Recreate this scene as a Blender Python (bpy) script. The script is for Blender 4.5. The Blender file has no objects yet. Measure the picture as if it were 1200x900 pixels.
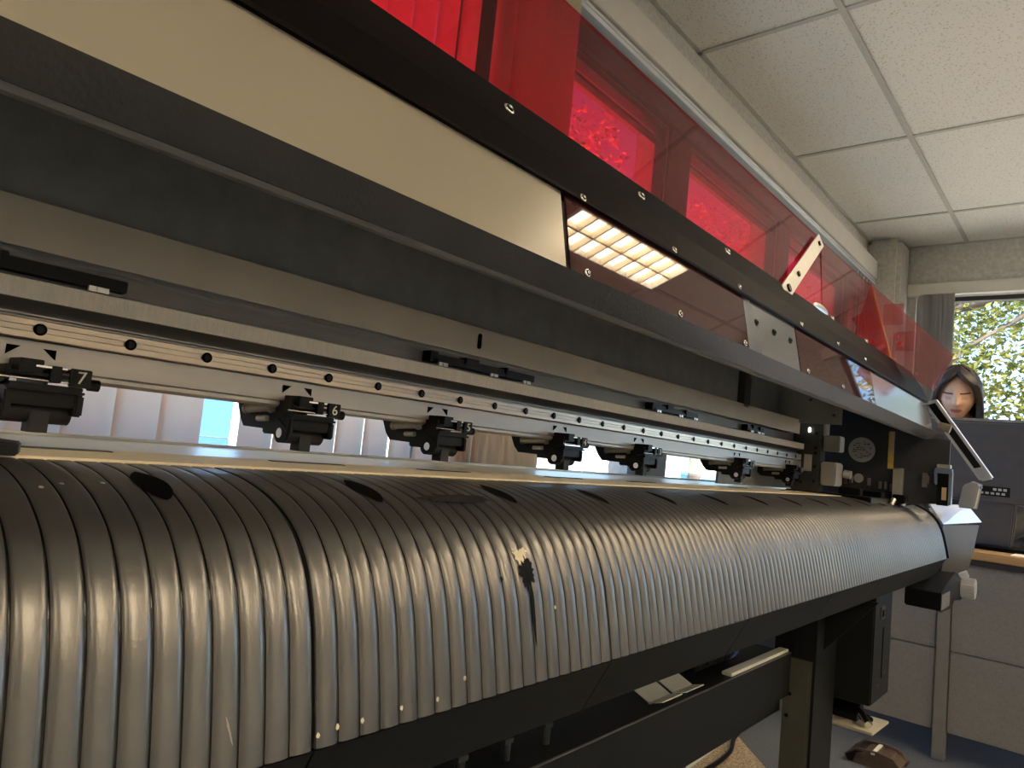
import bpy, bmesh, math, random
from mathutils import Vector, Matrix, noise
random.seed(7)
PI = math.pi
C = bpy.context.scene.collection
H = 0.93            # height of the camera above the floor; all shapes below are laid out from that level

# ------------------------------------------------------------------ camera
F_PX = 830.06
RA, RB, RC = 0.70713309, 0.0903208, 0.10089805
ca, sa, cb, sb, cc, sc_ = math.cos(RA), math.sin(RA), math.cos(RB), math.sin(RB), math.cos(RC), math.sin(RC)
FWD = Vector((ca*cb, sa*cb, sb)); _r = Vector((sa, -ca, 0)); _u = _r.cross(FWD)
RIGHT = _r*cc + _u*sc_; UP = _u*cc - _r*sc_

cam_d = bpy.data.cameras.new('camera'); cam = bpy.data.objects.new('camera', cam_d); C.objects.link(cam)
cam_d.sensor_fit = 'HORIZONTAL'; cam_d.sensor_width = 36.0; cam_d.lens = F_PX/1200*36; cam_d.clip_start = 0.01; cam_d.clip_end = 500
m = Matrix((RIGHT, UP, -FWD)).transposed().to_4x4(); m.translation = Vector((0, 0, H)); cam.matrix_world = m
bpy.context.scene.camera = cam

def ray(x, y): return RIGHT*(x-600) - UP*(y-450) + FWD*F_PX
def onY(x, y, Y): d = ray(x, y); return d*(Y/d.y)
def onX(x, y, X): d = ray(x, y); return d*(X/d.x)
def onZ(x, y, Z): d = ray(x, y); return d*(Z/d.z)
def onplane(x, y, p, n): d = ray(x, y); return d*(p.dot(n)/d.dot(n))

# ------------------------------------------------------------------ materials
MATS = {}
def mat(name, col, rough=0.5, metal=0.0, var=0.0, vscale=8.0, bump=0.0, bscale=60.0, coat=0.0, spec=0.5, stretch=(1, 1, 1), emit=None, es=0):
    if name in MATS: return MATS[name]
    M = bpy.data.materials.new(name); M.use_nodes = True; nt = M.node_tree; b = nt.nodes['Principled BSDF']
    b.inputs['Base Color'].default_value = (*col, 1); b.inputs['Roughness'].default_value = rough
    b.inputs['Metallic'].default_value = metal; b.inputs['Specular IOR Level'].default_value = spec
    b.inputs['Coat Weight'].default_value = coat; b.inputs['Coat Roughness'].default_value = 0.08
    tc = nt.nodes.new('ShaderNodeTexCoord'); mp = nt.nodes.new('ShaderNodeMapping'); mp.inputs['Scale'].default_value = stretch
    nt.links.new(tc.outputs['Object'], mp.inputs['Vector'])
    if var > 0:
        n = nt.nodes.new('ShaderNodeTexNoise'); n.inputs['Scale'].default_value = vscale; n.inputs['Detail'].default_value = 4
        nt.links.new(mp.outputs[0], n.inputs['Vector'])
        r = nt.nodes.new('ShaderNodeValToRGB')
        r.color_ramp.elements[0].position = 0.3; r.color_ramp.elements[1].position = 0.7
        r.color_ramp.elements[0].color = (*[c*(1-var) for c in col], 1); r.color_ramp.elements[1].color = (*[min(1, c*(1+var)) for c in col], 1)
        nt.links.new(n.outputs['Fac'], r.inputs['Fac']); nt.links.new(r.outputs['Color'], b.inputs['Base Color'])
    if bump > 0:
        n2 = nt.nodes.new('ShaderNodeTexNoise'); n2.inputs['Scale'].default_value = bscale; n2.inputs['Detail'].default_value = 3
        nt.links.new(mp.outputs[0], n2.inputs['Vector'])
        bp = nt.nodes.new('ShaderNodeBump'); bp.inputs['Strength'].default_value = bump; bp.inputs['Distance'].default_value = 0.002
        nt.links.new(n2.outputs['Fac'], bp.inputs['Height']); nt.links.new(bp.outputs['Normal'], b.inputs['Normal'])
    if emit: b.inputs['Emission Color'].default_value = (*emit, 1); b.inputs['Emission Strength'].default_value = es
    MATS[name] = M; return M

def acrylic(name, tint, gloss_rough=0.03, body=None, body_w=0.0, ior=1.49):
    M = bpy.data.materials.new(name); M.use_nodes = True; nt = M.node_tree
    for n in list(nt.nodes): nt.nodes.remove(n)
    out = nt.nodes.new('ShaderNodeOutputMaterial'); mx = nt.nodes.new('ShaderNodeMixShader'); fr = nt.nodes.new('ShaderNodeFresnel'); fr.inputs['IOR'].default_value = 1.49
    ge = nt.nodes.new('ShaderNodeNewGeometry'); io = nt.nodes.new('ShaderNodeMath'); io.operation = 'MULTIPLY_ADD'   # same index from both faces of the thin sheet
    io.inputs[1].default_value = 1/ior-ior; io.inputs[2].default_value = ior
    nt.links.new(ge.outputs['Backfacing'], io.inputs[0]); nt.links.new(io.outputs[0], fr.inputs['IOR'])
    tr = nt.nodes.new('ShaderNodeBsdfTransparent'); tr.inputs['Color'].default_value = (*tint, 1)
    gl = nt.nodes.new('ShaderNodeBsdfGlossy'); gl.inputs['Roughness'].default_value = gloss_rough
    src = tr.outputs[0]
    if body:
        df = nt.nodes.new('ShaderNodeBsdfDiffuse'); nz = nt.nodes.new('ShaderNodeTexNoise'); nz.inputs['Scale'].default_value = 30
        rp = nt.nodes.new('ShaderNodeValToRGB'); rp.color_ramp.elements[0].color = (*[c*.85 for c in body], 1); rp.color_ramp.elements[1].color = (*body, 1)
        nt.links.new(nz.outputs['Fac'], rp.inputs['Fac']); nt.links.new(rp.outputs['Color'], df.inputs['Color'])
        m2 = nt.nodes.new('ShaderNodeMixShader'); m2.inputs['Fac'].default_value = body_w
        nt.links.new(tr.outputs[0], m2.inputs[1]); nt.links.new(df.outputs[0], m2.inputs[2]); src = m2.outputs[0]
    nt.links.new(fr.outputs[0], mx.inputs['Fac']); nt.links.new(src, mx.inputs[1]); nt.links.new(gl.outputs[0], mx.inputs[2]); nt.links.new(mx.outputs[0], out.inputs['Surface'])
    MATS[name] = M; return M

def translucent(name, cols, tw=0.4, rough=0.6, island=False, scale=6.0, stretch=(1, 1, 1)):
    M = bpy.data.materials.new(name); M.use_nodes = True; nt = M.node_tree
    for n in list(nt.nodes): nt.nodes.remove(n)
    out = nt.nodes.new('ShaderNodeOutputMaterial'); mx = nt.nodes.new('ShaderNodeMixShader'); mx.inputs['Fac'].default_value = tw
    d = nt.nodes.new('ShaderNodeBsdfDiffuse'); t = nt.nodes.new('ShaderNodeBsdfTranslucent'); rp = nt.nodes.new('ShaderNodeValToRGB')
    el = rp.color_ramp.elements
    while len(el) < len(cols): el.new(0.5)
    for i, c in enumerate(cols): el[i].position = i/(len(cols)-1); el[i].color = (*c, 1)
    if island:
        g = nt.nodes.new('ShaderNodeNewGeometry'); nt.links.new(g.outputs['Random Per Island'], rp.inputs['Fac'])
    else:
        tc = nt.nodes.new('ShaderNodeTexCoord'); mp = nt.nodes.new('ShaderNodeMapping'); mp.inputs['Scale'].default_value = stretch
        nz = nt.nodes.new('ShaderNodeTexNoise'); nz.inputs['Scale'].default_value = scale
        nt.links.new(tc.outputs['Object'], mp.inputs['Vector']); nt.links.new(mp.outputs[0], nz.inputs['Vector']); nt.links.new(nz.outputs['Fac'], rp.inputs['Fac'])
    nt.links.new(rp.outputs['Color'], d.inputs['Color']); nt.links.new(rp.outputs['Color'], t.inputs['Color'])
    nt.links.new(d.outputs[0], mx.inputs[1]); nt.links.new(t.outputs[0], mx.inputs[2]); nt.links.new(mx.outputs[0], out.inputs['Surface'])
    MATS[name] = M; return M

STEEL_DARK = mat('charcoal_painted_steel', (0.048, 0.050, 0.050), 0.42, 0.0, 0.12, 20, 0.15, 400)
LIPM = mat('graphite_lip_paint', (0.026, 0.025, 0.024), 0.22, 0.0, 0.1, 15, 0.12, 300)
INNER = mat('dark_grey_inner_panel', (0.30, 0.32, 0.32), 0.6, 0.0, 0.12, 30, 0.2, 300)
BLACKP = mat('black_plastic', (0.006, 0.006, 0.006), 0.4, 0.0, 0.2, 20, spec=0.22)
BLACKG = mat('gloss_black', (0.006, 0.004, 0.004), 0.45, 0.0, 0.1, 10, spec=0.03)
BLACKM = mat('matt_black_steel', (0.009, 0.0095, 0.009), 0.5, 0.0, 0.15, 15, 0.1, 200, spec=0.3)
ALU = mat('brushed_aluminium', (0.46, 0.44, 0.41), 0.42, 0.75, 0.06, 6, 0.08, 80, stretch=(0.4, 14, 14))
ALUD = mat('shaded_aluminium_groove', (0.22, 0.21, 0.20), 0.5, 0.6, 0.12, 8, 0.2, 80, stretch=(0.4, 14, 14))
RAILM = mat('polished_rail_steel', (0.56, 0.475, 0.385), 0.32, 0.85, 0.06, 6, 0.06, 60, stretch=(0.3, 20, 20))
BEIGE = mat('beige_painted_panel', (0.56, 0.51, 0.44), 0.45, 0.0, 0.05, 20, 0.1, 200)
LITSTRIP = mat('ribbed_lit_strip', (0.80, 0.74, 0.63), 0.5, 0.0, 0.06, 90, 0.3, 300, stretch=(4, 1, 1))
WARMPL = mat('warm_lit_steel_plate', (0.335, 0.298, 0.232), 0.22, 0.0, 0.03, 3, 0.03, 30)  # white fascia plate with the warm lamp light put into its colour
COOLPL = mat('cool_lit_steel_plate', (0.34, 0.355, 0.38), 0.14, 0.6, 0.04, 4, 0.03, 30)  # same white fascia plate, cool daylight put into its colour
CHROME = mat('bright_screw_steel', (0.75, 0.72, 0.68), 0.18, 1.0, 0.05, 30)
SILVER = mat('silver_bracket', (0.72, 0.70, 0.66), 0.30, 0.7, 0.05, 20)
RIBM = mat('grey_anodised_ribs', (0.17, 0.166, 0.160), 0.34, 0.78, 0.12, 5, 0.06, 700)
GROOVEM = mat('polished_groove_edge', (0.045, 0.042, 0.038), 0.14, 0.6, 0.1, 30)
SLOTM = mat('black_hollow', (0.003, 0.003, 0.003), 0.9, 0.0, 0.2, 40, spec=0.05)
PLATEN = mat('cream_platen', (0.86, 0.75, 0.55), 0.30, 0.0, 0.04, 6)
ENDCAP = mat('grey_end_cover', (0.085, 0.080, 0.076), 0.5, 0.0, 0.06, 10, spec=0.12)
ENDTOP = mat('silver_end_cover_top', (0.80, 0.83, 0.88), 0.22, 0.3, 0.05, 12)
LABELW = mat('silver_label', (0.55, 0.53, 0.50), 0.4, 0.0, 0.05, 40)
LABELY = mat('yellow_label', (0.70, 0.50, 0.10), 0.45, 0.0, 0.1, 60)
INKM = mat('dark_label_print', (0.05, 0.045, 0.04), 0.6, 0.0, 0.1, 60)
WHITEP = mat('white_print', (0.80, 0.78, 0.72), 0.5, 0.0, 0.03, 60)
STAINM = mat('dried_black_ink', (0.005, 0.005, 0.006), 0.6, 0.0, 0.3, 200, spec=0.08)
SMUDGE = mat('dusty_smudge', (0.030, 0.028, 0.026), 0.75, 0.0, 0.4, 160, spec=0.1)
GLINTCHIPM = mat('pale_glint_residue', (0.75, 0.68, 0.5), 0.6, 0.0, 0.1, 200)
CARD = mat('white_card', (0.78, 0.77, 0.68), 0.6, 0.0, 0.04, 30)
BLUEP = mat('blue_plastic', (0.10, 0.20, 0.55), 0.3, 0.0, 0.1, 20)
PALEBLUE = mat('pale_blue_latch', (0.22, 0.29, 0.42), 0.3, 0.0, 0.1, 20)
ORANGE = mat('pale_orange_sticker', (0.80, 0.55, 0.35), 0.5, 0.0, 0.05, 20)
OLIVE = mat('olive_lit_leg_face', (0.11, 0.105, 0.075), 0.4, 0.2, 0.15, 12, 0.1, 100)
BRONZE = mat('brown_leather', (0.10, 0.07, 0.05), 0.35, 0.0, 0.3, 30, 0.4, 120)
WALLM = mat('grey_textured_wallcover', (0.55, 0.53, 0.48), 0.85, 0.0, 0.14, 40, 0.5, 120)
LOWERW = mat('taupe_lower_wall', (0.24, 0.21, 0.18), 0.8, 0.0, 0.1, 20)
VAL = mat('cream_valance', (0.66, 0.63, 0.55), 0.6, 0.0, 0.03, 10)
FRAMEM = mat('dark_bronze_window_frame', (0.05, 0.045, 0.045), 0.45, 0.3, 0.1, 10)
SILLM = mat('white_sill', (0.80, 0.80, 0.80), 0.4, 0.0, 0.03, 10)
GRIDM = mat('ceiling_grid_bar', (0.50, 0.48, 0.42), 0.6, 0.0, 0.05, 10)
CARPET = mat('blue_grey_carpet', (0.105, 0.115, 0.130), 0.95, 0.0, 0.35, 220, 0.8, 400)
MATM = mat('speckled_tan_mat', (0.42, 0.32, 0.20), 0.8, 0.0, 0.65, 150, 0.6, 200)
FABRIC = mat('grey_desk_fabric', (0.27, 0.255, 0.245), 0.85, 0.0, 0.10, 160, 0.4, 300)
POSTM = mat('silver_desk_post', (0.33, 0.32, 0.30), 0.4, 0.4, 0.05, 20)
DARKTRIM = mat('dark_desk_edge_trim', (0.05, 0.045, 0.05), 0.5, 0.0, 0.1, 20)
MONM = mat('charcoal_monitor_plastic', (0.075, 0.075, 0.085), 0.4, 0.0, 0.06, 30, 0.1, 300)
SKIN = mat('skin', (0.74, 0.48, 0.36), 0.5, 0.0, 0.06, 30)
LIPC = mat('lip_skin', (0.45, 0.17, 0.15), 0.45, 0.0, 0.05, 60)
BROWC = mat('brow_hair', (0.07, 0.045, 0.035), 0.7, 0.0, 0.2, 60)
LIDC = mat('eyelid_shade', (0.58, 0.35, 0.26), 0.5, 0.0, 0.05, 60)
HAIR = mat('dark_brown_hair', (0.030, 0.022, 0.020), 0.42, 0.0, 0.5, 40, 0.6, 60, stretch=(6, 6, 0.6))
TOP = mat('black_knit_top', (0.022, 0.022, 0.026), 0.8, 0.0, 0.2, 100)
TROUS = mat('dark_trousers', (0.03, 0.03, 0.04), 0.85, 0.0, 0.2, 80)
BARK = mat('tree_bark', (0.12, 0.09, 0.065), 0.9, 0.0, 0.35, 12, 0.8, 30)
GROUND = mat('pale_bounce_ground', (0.62, 0.55, 0.45), 0.95, 0.0, 0.12, 2)
BWHITE = mat('white_render_wall', (0.80, 0.80, 0.78), 0.8, 0.0, 0.04, 2)
BWIN = mat('grey_blue_glazing', (0.22, 0.27, 0.33), 0.2, 0.0, 0.1, 4)
LOUV = mat('warm_white_louver', (0.85, 0.76, 0.58), 0.4, 0.2, 0.04, 8)
RED = acrylic('clear_red_acrylic', (0.94, 0.13, 0.18), 0.02, ior=1.28)
REDGLARE = acrylic('glare_red_acrylic', (0.95, 0.70, 0.71), 0.05, (0.80, 0.50, 0.50), 0.22)  # same red sheet, pale window reflection mixed into its colour
REDD = acrylic('smoked_red_acrylic', (0.30, 0.08, 0.08), 0.02, (0.13, 0.045, 0.042), 0.5)
GLASS = acrylic('window_glass', (0.97, 0.98, 0.98), 0.0)
SLAT = translucent('cream_blind_fabric', [(0.72, 0.64, 0.48), (0.82, 0.75, 0.60)], 0.45, scale=14, stretch=(1, 1, 0.1))
SLATG = translucent('grey_striped_blind_fabric', [(0.30, 0.29, 0.27), (0.58, 0.56, 0.52)], 0.12, scale=60, stretch=(1, 1, 0.02))
LEAF = translucent('yellow_green_leaves', [(0.08, 0.11, 0.03), (0.21, 0.22, 0.05), (0.36, 0.33, 0.12), (0.15, 0.18, 0.04)], 0.5, island=True)
LEAF2 = translucent('mid_green_leaves', [(0.10, 0.15, 0.05), (0.30, 0.36, 0.14), (0.60, 0.62, 0.36), (0.20, 0.27, 0.08)], 0.45, island=True)

# ceiling tile material: fissured mineral board
M = bpy.data.materials.new('mineral_ceiling_tile'); M.use_nodes = True; nt = M.node_tree; b = nt.nodes['Principled BSDF']
b.inputs['Roughness'].default_value = 0.95; b.inputs['Specular IOR Level'].default_value = 0.1
tc = nt.nodes.new('ShaderNodeTexCoord'); vo = nt.nodes.new('ShaderNodeTexVoronoi'); vo.inputs['Scale'].default_value = 75
nz = nt.nodes.new('ShaderNodeTexNoise'); nz.inputs['Scale'].default_value = 45; nz.inputs['Detail'].default_value = 5
mu = nt.nodes.new('ShaderNodeMath'); mu.operation = 'MULTIPLY'; rp = nt.nodes.new('ShaderNodeValToRGB')
rp.color_ramp.elements[0].position = 0.05; rp.color_ramp.elements[0].color = (0.50, 0.46, 0.39, 1); rp.color_ramp.elements[1].position = 0.16; rp.color_ramp.elements[1].color = (0.78, 0.755, 0.69, 1)
nt.links.new(tc.outputs['Object'], vo.inputs['Vector']); nt.links.new(tc.outputs['Object'], nz.inputs['Vector'])
nt.links.new(vo.outputs['Distance'], mu.inputs[0]); nt.links.new(nz.outputs['Fac'], mu.inputs[1]); nt.links.new(mu.outputs[0], rp.inputs['Fac']); nt.links.new(rp.outputs['Color'], b.inputs['Base Color'])
TILE = M
# wood desktop: long planks
M = bpy.data.materials.new('honey_wood'); M.use_nodes = True; nt = M.node_tree; b = nt.nodes['Principled BSDF']; b.inputs['Roughness'].default_value = 0.25
tc = nt.nodes.new('ShaderNodeTexCoord'); mp = nt.nodes.new('ShaderNodeMapping'); mp.inputs['Scale'].default_value = (22, 1.2, 22); nz = nt.nodes.new('ShaderNodeTexNoise'); nz.inputs['Scale'].default_value = 1.0; nz.inputs['Detail'].default_value = 6
rp = nt.nodes.new('ShaderNodeValToRGB'); rp.color_ramp.elements[0].position = .3; rp.color_ramp.elements[0].color = (0.42, 0.24, 0.10, 1); rp.color_ramp.elements[1].position = .7; rp.color_ramp.elements[1].color = (0.66, 0.44, 0.22, 1)
nt.links.new(tc.outputs['Object'], mp.inputs['Vector']); nt.links.new(mp.outputs[0], nz.inputs['Vector']); nt.links.new(nz.outputs['Fac'], rp.inputs['Fac']); nt.links.new(rp.outputs['Color'], b.inputs['Base Color'])
WOOD = M

# ------------------------------------------------------------------ mesh builder
class MB:
    def __init__(s): s.v = []; s.f = []; s.sm = []; s.mi = []; s.cur = 0
    def _add(s, vs, fs, smooth=False):
        o = len(s.v); s.v += [Vector(p) for p in vs]
        for f in fs: s.f.append([i+o for i in f]); s.sm.append(smooth); s.mi.append(s.cur)
        return s
    def box(s, x0, x1, y0, y1, z0, z1):
        return s._add([(x, y, z) for z in (z0, z1) for y in (y0, y1) for x in (x0, x1)],
                      [(0, 2, 3, 1), (4, 5, 7, 6), (0, 1, 5, 4), (2, 6, 7, 3), (0, 4, 6, 2), (1, 3, 7, 5)])
    def prism(s, poly, axis, a, b, smooth=False):      # polygon of 2D points swept along one axis
        n = len(poly)
        def P(q, t):
            return {'x': (t, q[0], q[1]), 'y': (q[0], t, q[1]), 'z': (q[0], q[1], t)}[axis]
        vs = [P(q, a) for q in poly] + [P(q, b) for q in poly]
        s._add(vs, [(i, (i+1) % n, n+(i+1) % n, n+i) for i in range(n)], smooth)
        s._add(vs[:n], [tuple(range(n))[::-1]]); s._add(vs[n:], [tuple(range(n))]); return s
    def slab(s, pts, nrm, t):                          # flat polygon in space with thickness t along -nrm
        n = len(pts); nrm = Vector(nrm).normalized(); A = [Vector(p) for p in pts]; B = [p - nrm*t for p in A]
        return s._add(A+B, [tuple(range(n)), tuple(range(n, 2*n))[::-1]] + [(i, n+i, n+(i+1) % n, (i+1) % n) for i in range(n)])
    def tube(s, pts, r, n=10, r2=None, caps=True):     # round bar through points
        pts = [Vector(p) for p in pts]; k = len(pts); vs = []; fs = []
        prev = None
        for i, p in enumerate(pts):
            t = (pts[min(i+1, k-1)] - pts[max(i-1, 0)]).normalized()
            if prev is None:
                a = Vector((0, 0, 1)) if abs(t.z) < .9 else Vector((1, 0, 0)); u = t.cross(a).normalized()
            else: u = (prev - t*prev.dot(t)).normalized()
            prev = u; w = t.cross(u)
            rr = r if r2 is None else r + (r2-r)*i/(k-1)
            vs += [p + (u*math.cos(2*PI*j/n) + w*math.sin(2*PI*j/n))*rr for j in range(n)]
        for i in range(k-1):
            for j in range(n): fs.append((i*n+j, i*n+(j+1) % n, (i+1)*n+(j+1) % n, (i+1)*n+j))
        s._add(vs, fs, True)
        if caps: s._add(vs[:n], [tuple(range(n))[::-1]]); s._add(vs[-n:], [tuple(range(n))])
        return s
    def ring(s, c, nrm, r0, r1, t, n=16):              # washer
        c = Vector(c); w = Vector(nrm).normalized(); a = Vector((0, 0, 1)) if abs(w.z) < .9 else Vector((1, 0, 0)); u = w.cross(a).normalized(); v = w.cross(u); vs = []
        for (r, h) in ((r1, 0), (r1, t*.6), ((r0+r1)/2, t), (r0, t*.6), (r0, 0)):
            vs += [c + w*h + (u*math.cos(2*PI*j/n) + v*math.sin(2*PI*j/n))*r for j in range(n)]
        return s._add(vs, [(i*n+j, i*n+(j+1) % n, (i+1)*n+(j+1) % n, (i+1)*n+j) for i in range(4) for j in range(n)], True)
    def ball(s, c, rx, ry, rz, nu=14, nv=9):
        c = Vector(c); vs = [c+Vector((0, 0, rz))]; fs = []
        for i in range(1, nv):
            th = PI*i/nv
            for j in range(nu): ph = 2*PI*j/nu; vs.append(c+Vector((rx*math.sin(th)*math.cos(ph), ry*math.sin(th)*math.sin(ph), rz*math.cos(th))))
        vs.append(c-Vector((0, 0, rz))); L = len(vs)-1
        for j in range(nu): fs.append((0, 1+j, 1+(j+1) % nu)); fs.append((L, L-nu+(j+1) % nu, L-nu+j))
        for i in range(nv-2):
            for j in range(nu): a = 1+i*nu; fs.append((a+j, a+nu+j, a+nu+(j+1) % nu, a+(j+1) % nu))
        return s._add(vs, fs, True)
    def grid(s, rows, smooth=True):
        n = len(rows[0]); vs = [p for r in rows for p in r]
        return s._add(vs, [(i*n+j, i*n+j+1, (i+1)*n+j+1, (i+1)*n+j) for i in range(len(rows)-1) for j in range(n-1)], smooth)
    def mesh(s, name, mats):
        me = bpy.data.meshes.new(name); me.from_pydata([(p.x, p.y, p.z+H) for p in s.v], [], s.f)
        for i, p in enumerate(me.polygons): p.use_smooth = s.sm[i]; p.material_index = s.mi[i]
        for M in (mats if isinstance(mats, (list, tuple)) else [mats]): me.materials.append(M)
        return me
    def build(s, name, mats, parent=None, bevel=0.0, recalc=True):
        me = s.mesh(name, mats)
        if recalc:
            bm = bmesh.new(); bm.from_mesh(me); bmesh.ops.recalc_face_normals(bm, faces=bm.faces)
            if bevel > 0:
                bmesh.ops.remove_doubles(bm, verts=bm.verts, dist=1e-6)
                es = [e for e in bm.edges if len(e.link_faces) == 2 and e.calc_face_angle(0) > 0.5]
                bmesh.ops.bevel(bm, geom=es, offset=bevel, segments=2, affect='EDGES', clamp_overlap=True)
            bm.to_mesh(me); bm.free()
        o = bpy.data.objects.new(name, me); C.objects.link(o)
        if parent is not None: adopt(o, parent)
        return o
def root_loc(p):
    v = Vector((0, 0, 0))
    while p is not None: v += p.location; p = p.parent
    return v
def adopt(o, parent):
    # keep the mesh where it was laid out: move its vertices into the parent's frame
    o.parent = parent; off = root_loc(parent)
    if not o.get('framed') and off.length > 0: o.data.transform(Matrix.Translation(-off))
def thing(name, label, cat, loc=(0, 0, 0), group=None):
    o = bpy.data.objects.new(name, None); C.objects.link(o); o.location = (loc[0], loc[1], loc[2]+H); o.empty_display_size = .05
    o['label'] = label; o['category'] = cat
    if group: o['group'] = group
    return o
def tag(o, label, cat, group=None, kind=None):
    o['label'] = label; o['category'] = cat
    if group: o['group'] = group
    if kind: o['kind'] = kind
    return o
def struct(o): o['kind'] = 'structure'; return o
def lab(o, s): o['label'] = s; return o

# ================================================================== THE ROOM
CEIL = 1.78; WY = 1.40; EX = 5.76; FL = -H
X0, Y0 = -2.6, -4.2
struct(MB().box(X0, EX, Y0, WY, FL-.1, FL).build('floor', CARPET))
struct(MB().box(X0-.15, EX+.3, Y0-.15, WY+.3, CEIL, CEIL+.12).build('ceiling', TILE))
# wall with the long window row
SILL, HEAD = -0.10, 1.36
OPEN = [(-2.3, -1.05), (-0.95, 0.20), (0.30, 1.31), (1.39, 2.46), (2.64, 3.70), (3.87, 4.97), (5.06, 5.40)]
w = MB()
w.box(X0, EX+.15, WY, WY+.15, FL-.1, SILL); w.box(X0, EX+.15, WY, WY+.15, HEAD, CEIL)
xs = [X0] + [q for o_ in OPEN for q in o_] + [EX+.15]
for i in range(0, len(xs), 2): w.box(xs[i], xs[i+1], WY, WY+.15, SILL, HEAD)
struct(w.build('wall_window_side', [WALLM]))
for i, (a, c) in enumerate(OPEN):
    f = MB(); t = .018
    f.box(a, a+t, WY+.005, WY+.05, SILL, HEAD); f.box(c-t, c, WY+.005, WY+.05, SILL, HEAD)
    f.box(a+t, c-t, WY+.005, WY+.05, HEAD-.022, HEAD); f.box(a+t, c-t, WY+.005, WY+.05, SILL, SILL+.04)
    f.box(a+t, c-t, WY+.012, WY+.04, HEAD-.075, HEAD-.063)
    fo = struct(f.build('window_%d' % (i+1), FRAMEM))
    MB().box(a+t, c-t, WY+.024, WY+.028, SILL+.04, HEAD-.022).build('pane', GLASS, fo)
struct(MB().box(X0, 5.46, WY-.06, WY-.001, SILL-.03, SILL).build('trim_sill', SILLM, bevel=.004))
struct(MB().box(X0, 5.46, WY-.085, WY-.001, 1.475, 1.605).build('trim_valance', VAL, bevel=.003))
hr = MB().box(X0, 5.46, WY-.075, WY-.03, 1.435, 1.468); hr.box(X0, 5.46, WY-.08, WY-.074, 1.430, 1.440); hr.box(X0, 5.46, WY-.08, WY-.074, 1.452, 1.458)
struct(hr.build('trim_blind_track', mat('white_track', (0.75, 0.78, 0.80), 0.25, 0.3, .03, 10)))
struct(MB().box(X0, 5.46, WY-.03, WY-.001, HEAD, 1.43).build('trim_head', FRAMEM))
for i in range(2, 6): struct(MB().box(OPEN[i][1], OPEN[i+1][0], WY-.012, WY-.0005, SILL, HEAD).build('trim_%d' % (i-1), FRAMEM))
# end wall with its window, and the boxed-out corner column
EY0, EY1, EZ0, EZ1 = -0.50, 1.115, -0.12, 1.395
w = MB(); w.box(EX, EX+.15, Y0, WY+.15, FL-.1, EZ0); w.box(EX, EX+.15, Y0, WY+.15, EZ1, CEIL); w.box(EX, EX+.15, Y0, -2.8, EZ0, EZ1); w.box(EX, EX+.15, -.9, EY0, EZ0, EZ1); w.box(EX, EX+.15, EY1, WY+.15, EZ0, EZ1)
struct(w.build('wall_end', WALLM))
struct(MB().box(5.47, EX-.001, 1.17, WY-.001, FL, CEIL).build('wall_corner_column', WALLM, bevel=.03))
struct(MB().box(EX-.06, EX-.001, EY0-.1, 1.165, 1.398, 1.482).build('trim_end_valance', VAL, bevel=.003))
f = MB(); t = .035
f.box(EX+.05, EX+.11, EY0, EY0+t, EZ0, EZ1); f.box(EX+.05, EX+.11, EY1-t, EY1, EZ0, EZ1); f.box(EX+.05, EX+.11, EY0+t, EY1-t, EZ1-.03, EZ1); f.box(EX+.05, EX+.11, EY0+t, EY1-t, EZ0, EZ0+.04)
fo = struct(f.build('window_8', FRAMEM)); MB().box(EX+.078, EX+.082, EY0+t, EY1-t, EZ0+.04, EZ1-.03).build('pane', GLASS, fo)
f = MB(); f.box(EX+.05, EX+.11, -2.8, -2.765, EZ0, EZ1); f.box(EX+.05, EX+.11, -.935, -.9, EZ0, EZ1); f.box(EX+.05, EX+.11, -2.765, -.935, EZ1-.03, EZ1); f.box(EX+.05, EX+.11, -2.765, -.935, EZ0, EZ0+.04)  # unseen second end window, added to throw neutral daylight on the apron
fo = struct(f.build('window_9', FRAMEM)); MB().box(EX+.078, EX+.082, -2.765, -.935, EZ0+.04, EZ1-.03).build('pane', GLASS, fo)
struct(MB().box(EX-.05, EX-.001, EY0-.1, 1.165, EZ0-.03, EZ0).build('trim_end_sill', SILLM, bevel=.004))
struct(MB().box(X0-.15, EX+.15, Y0-.15, Y0, FL-.1, CEIL).build('wall_back', BWHITE))
struct(MB().box(X0-.15, X0, Y0, WY+.15, FL-.1, CEIL).build('wall_left', BWHITE))
struct(MB().box(X0, EX, WY-.012, WY-.001, FL, FL+.10).build('baseboard_window_side', DARKTRIM))
# suspended ceiling grid
g = MB(); GX = [2.65-1.21*k for k in range(-2, 5)]; GY = [0.81-.61*k for k in range(0, 9)]
for x in GX: g.box(x-.012, x+.012, Y0, WY-.001, CEIL-.006, CEIL+.001)
for y in GY: g.box(X0, EX-.001, y-.012, y+.012, CEIL-.0065, CEIL+.001)
g.box(X0, 5.47, WY-.022, WY-.002, CEIL-.006, CEIL+.001); g.box(EX-.022, EX-.002, Y0, 1.17, CEIL-.006, CEIL+.001)
struct(g.build('trim_ceiling_grid', GRIDM))

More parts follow.
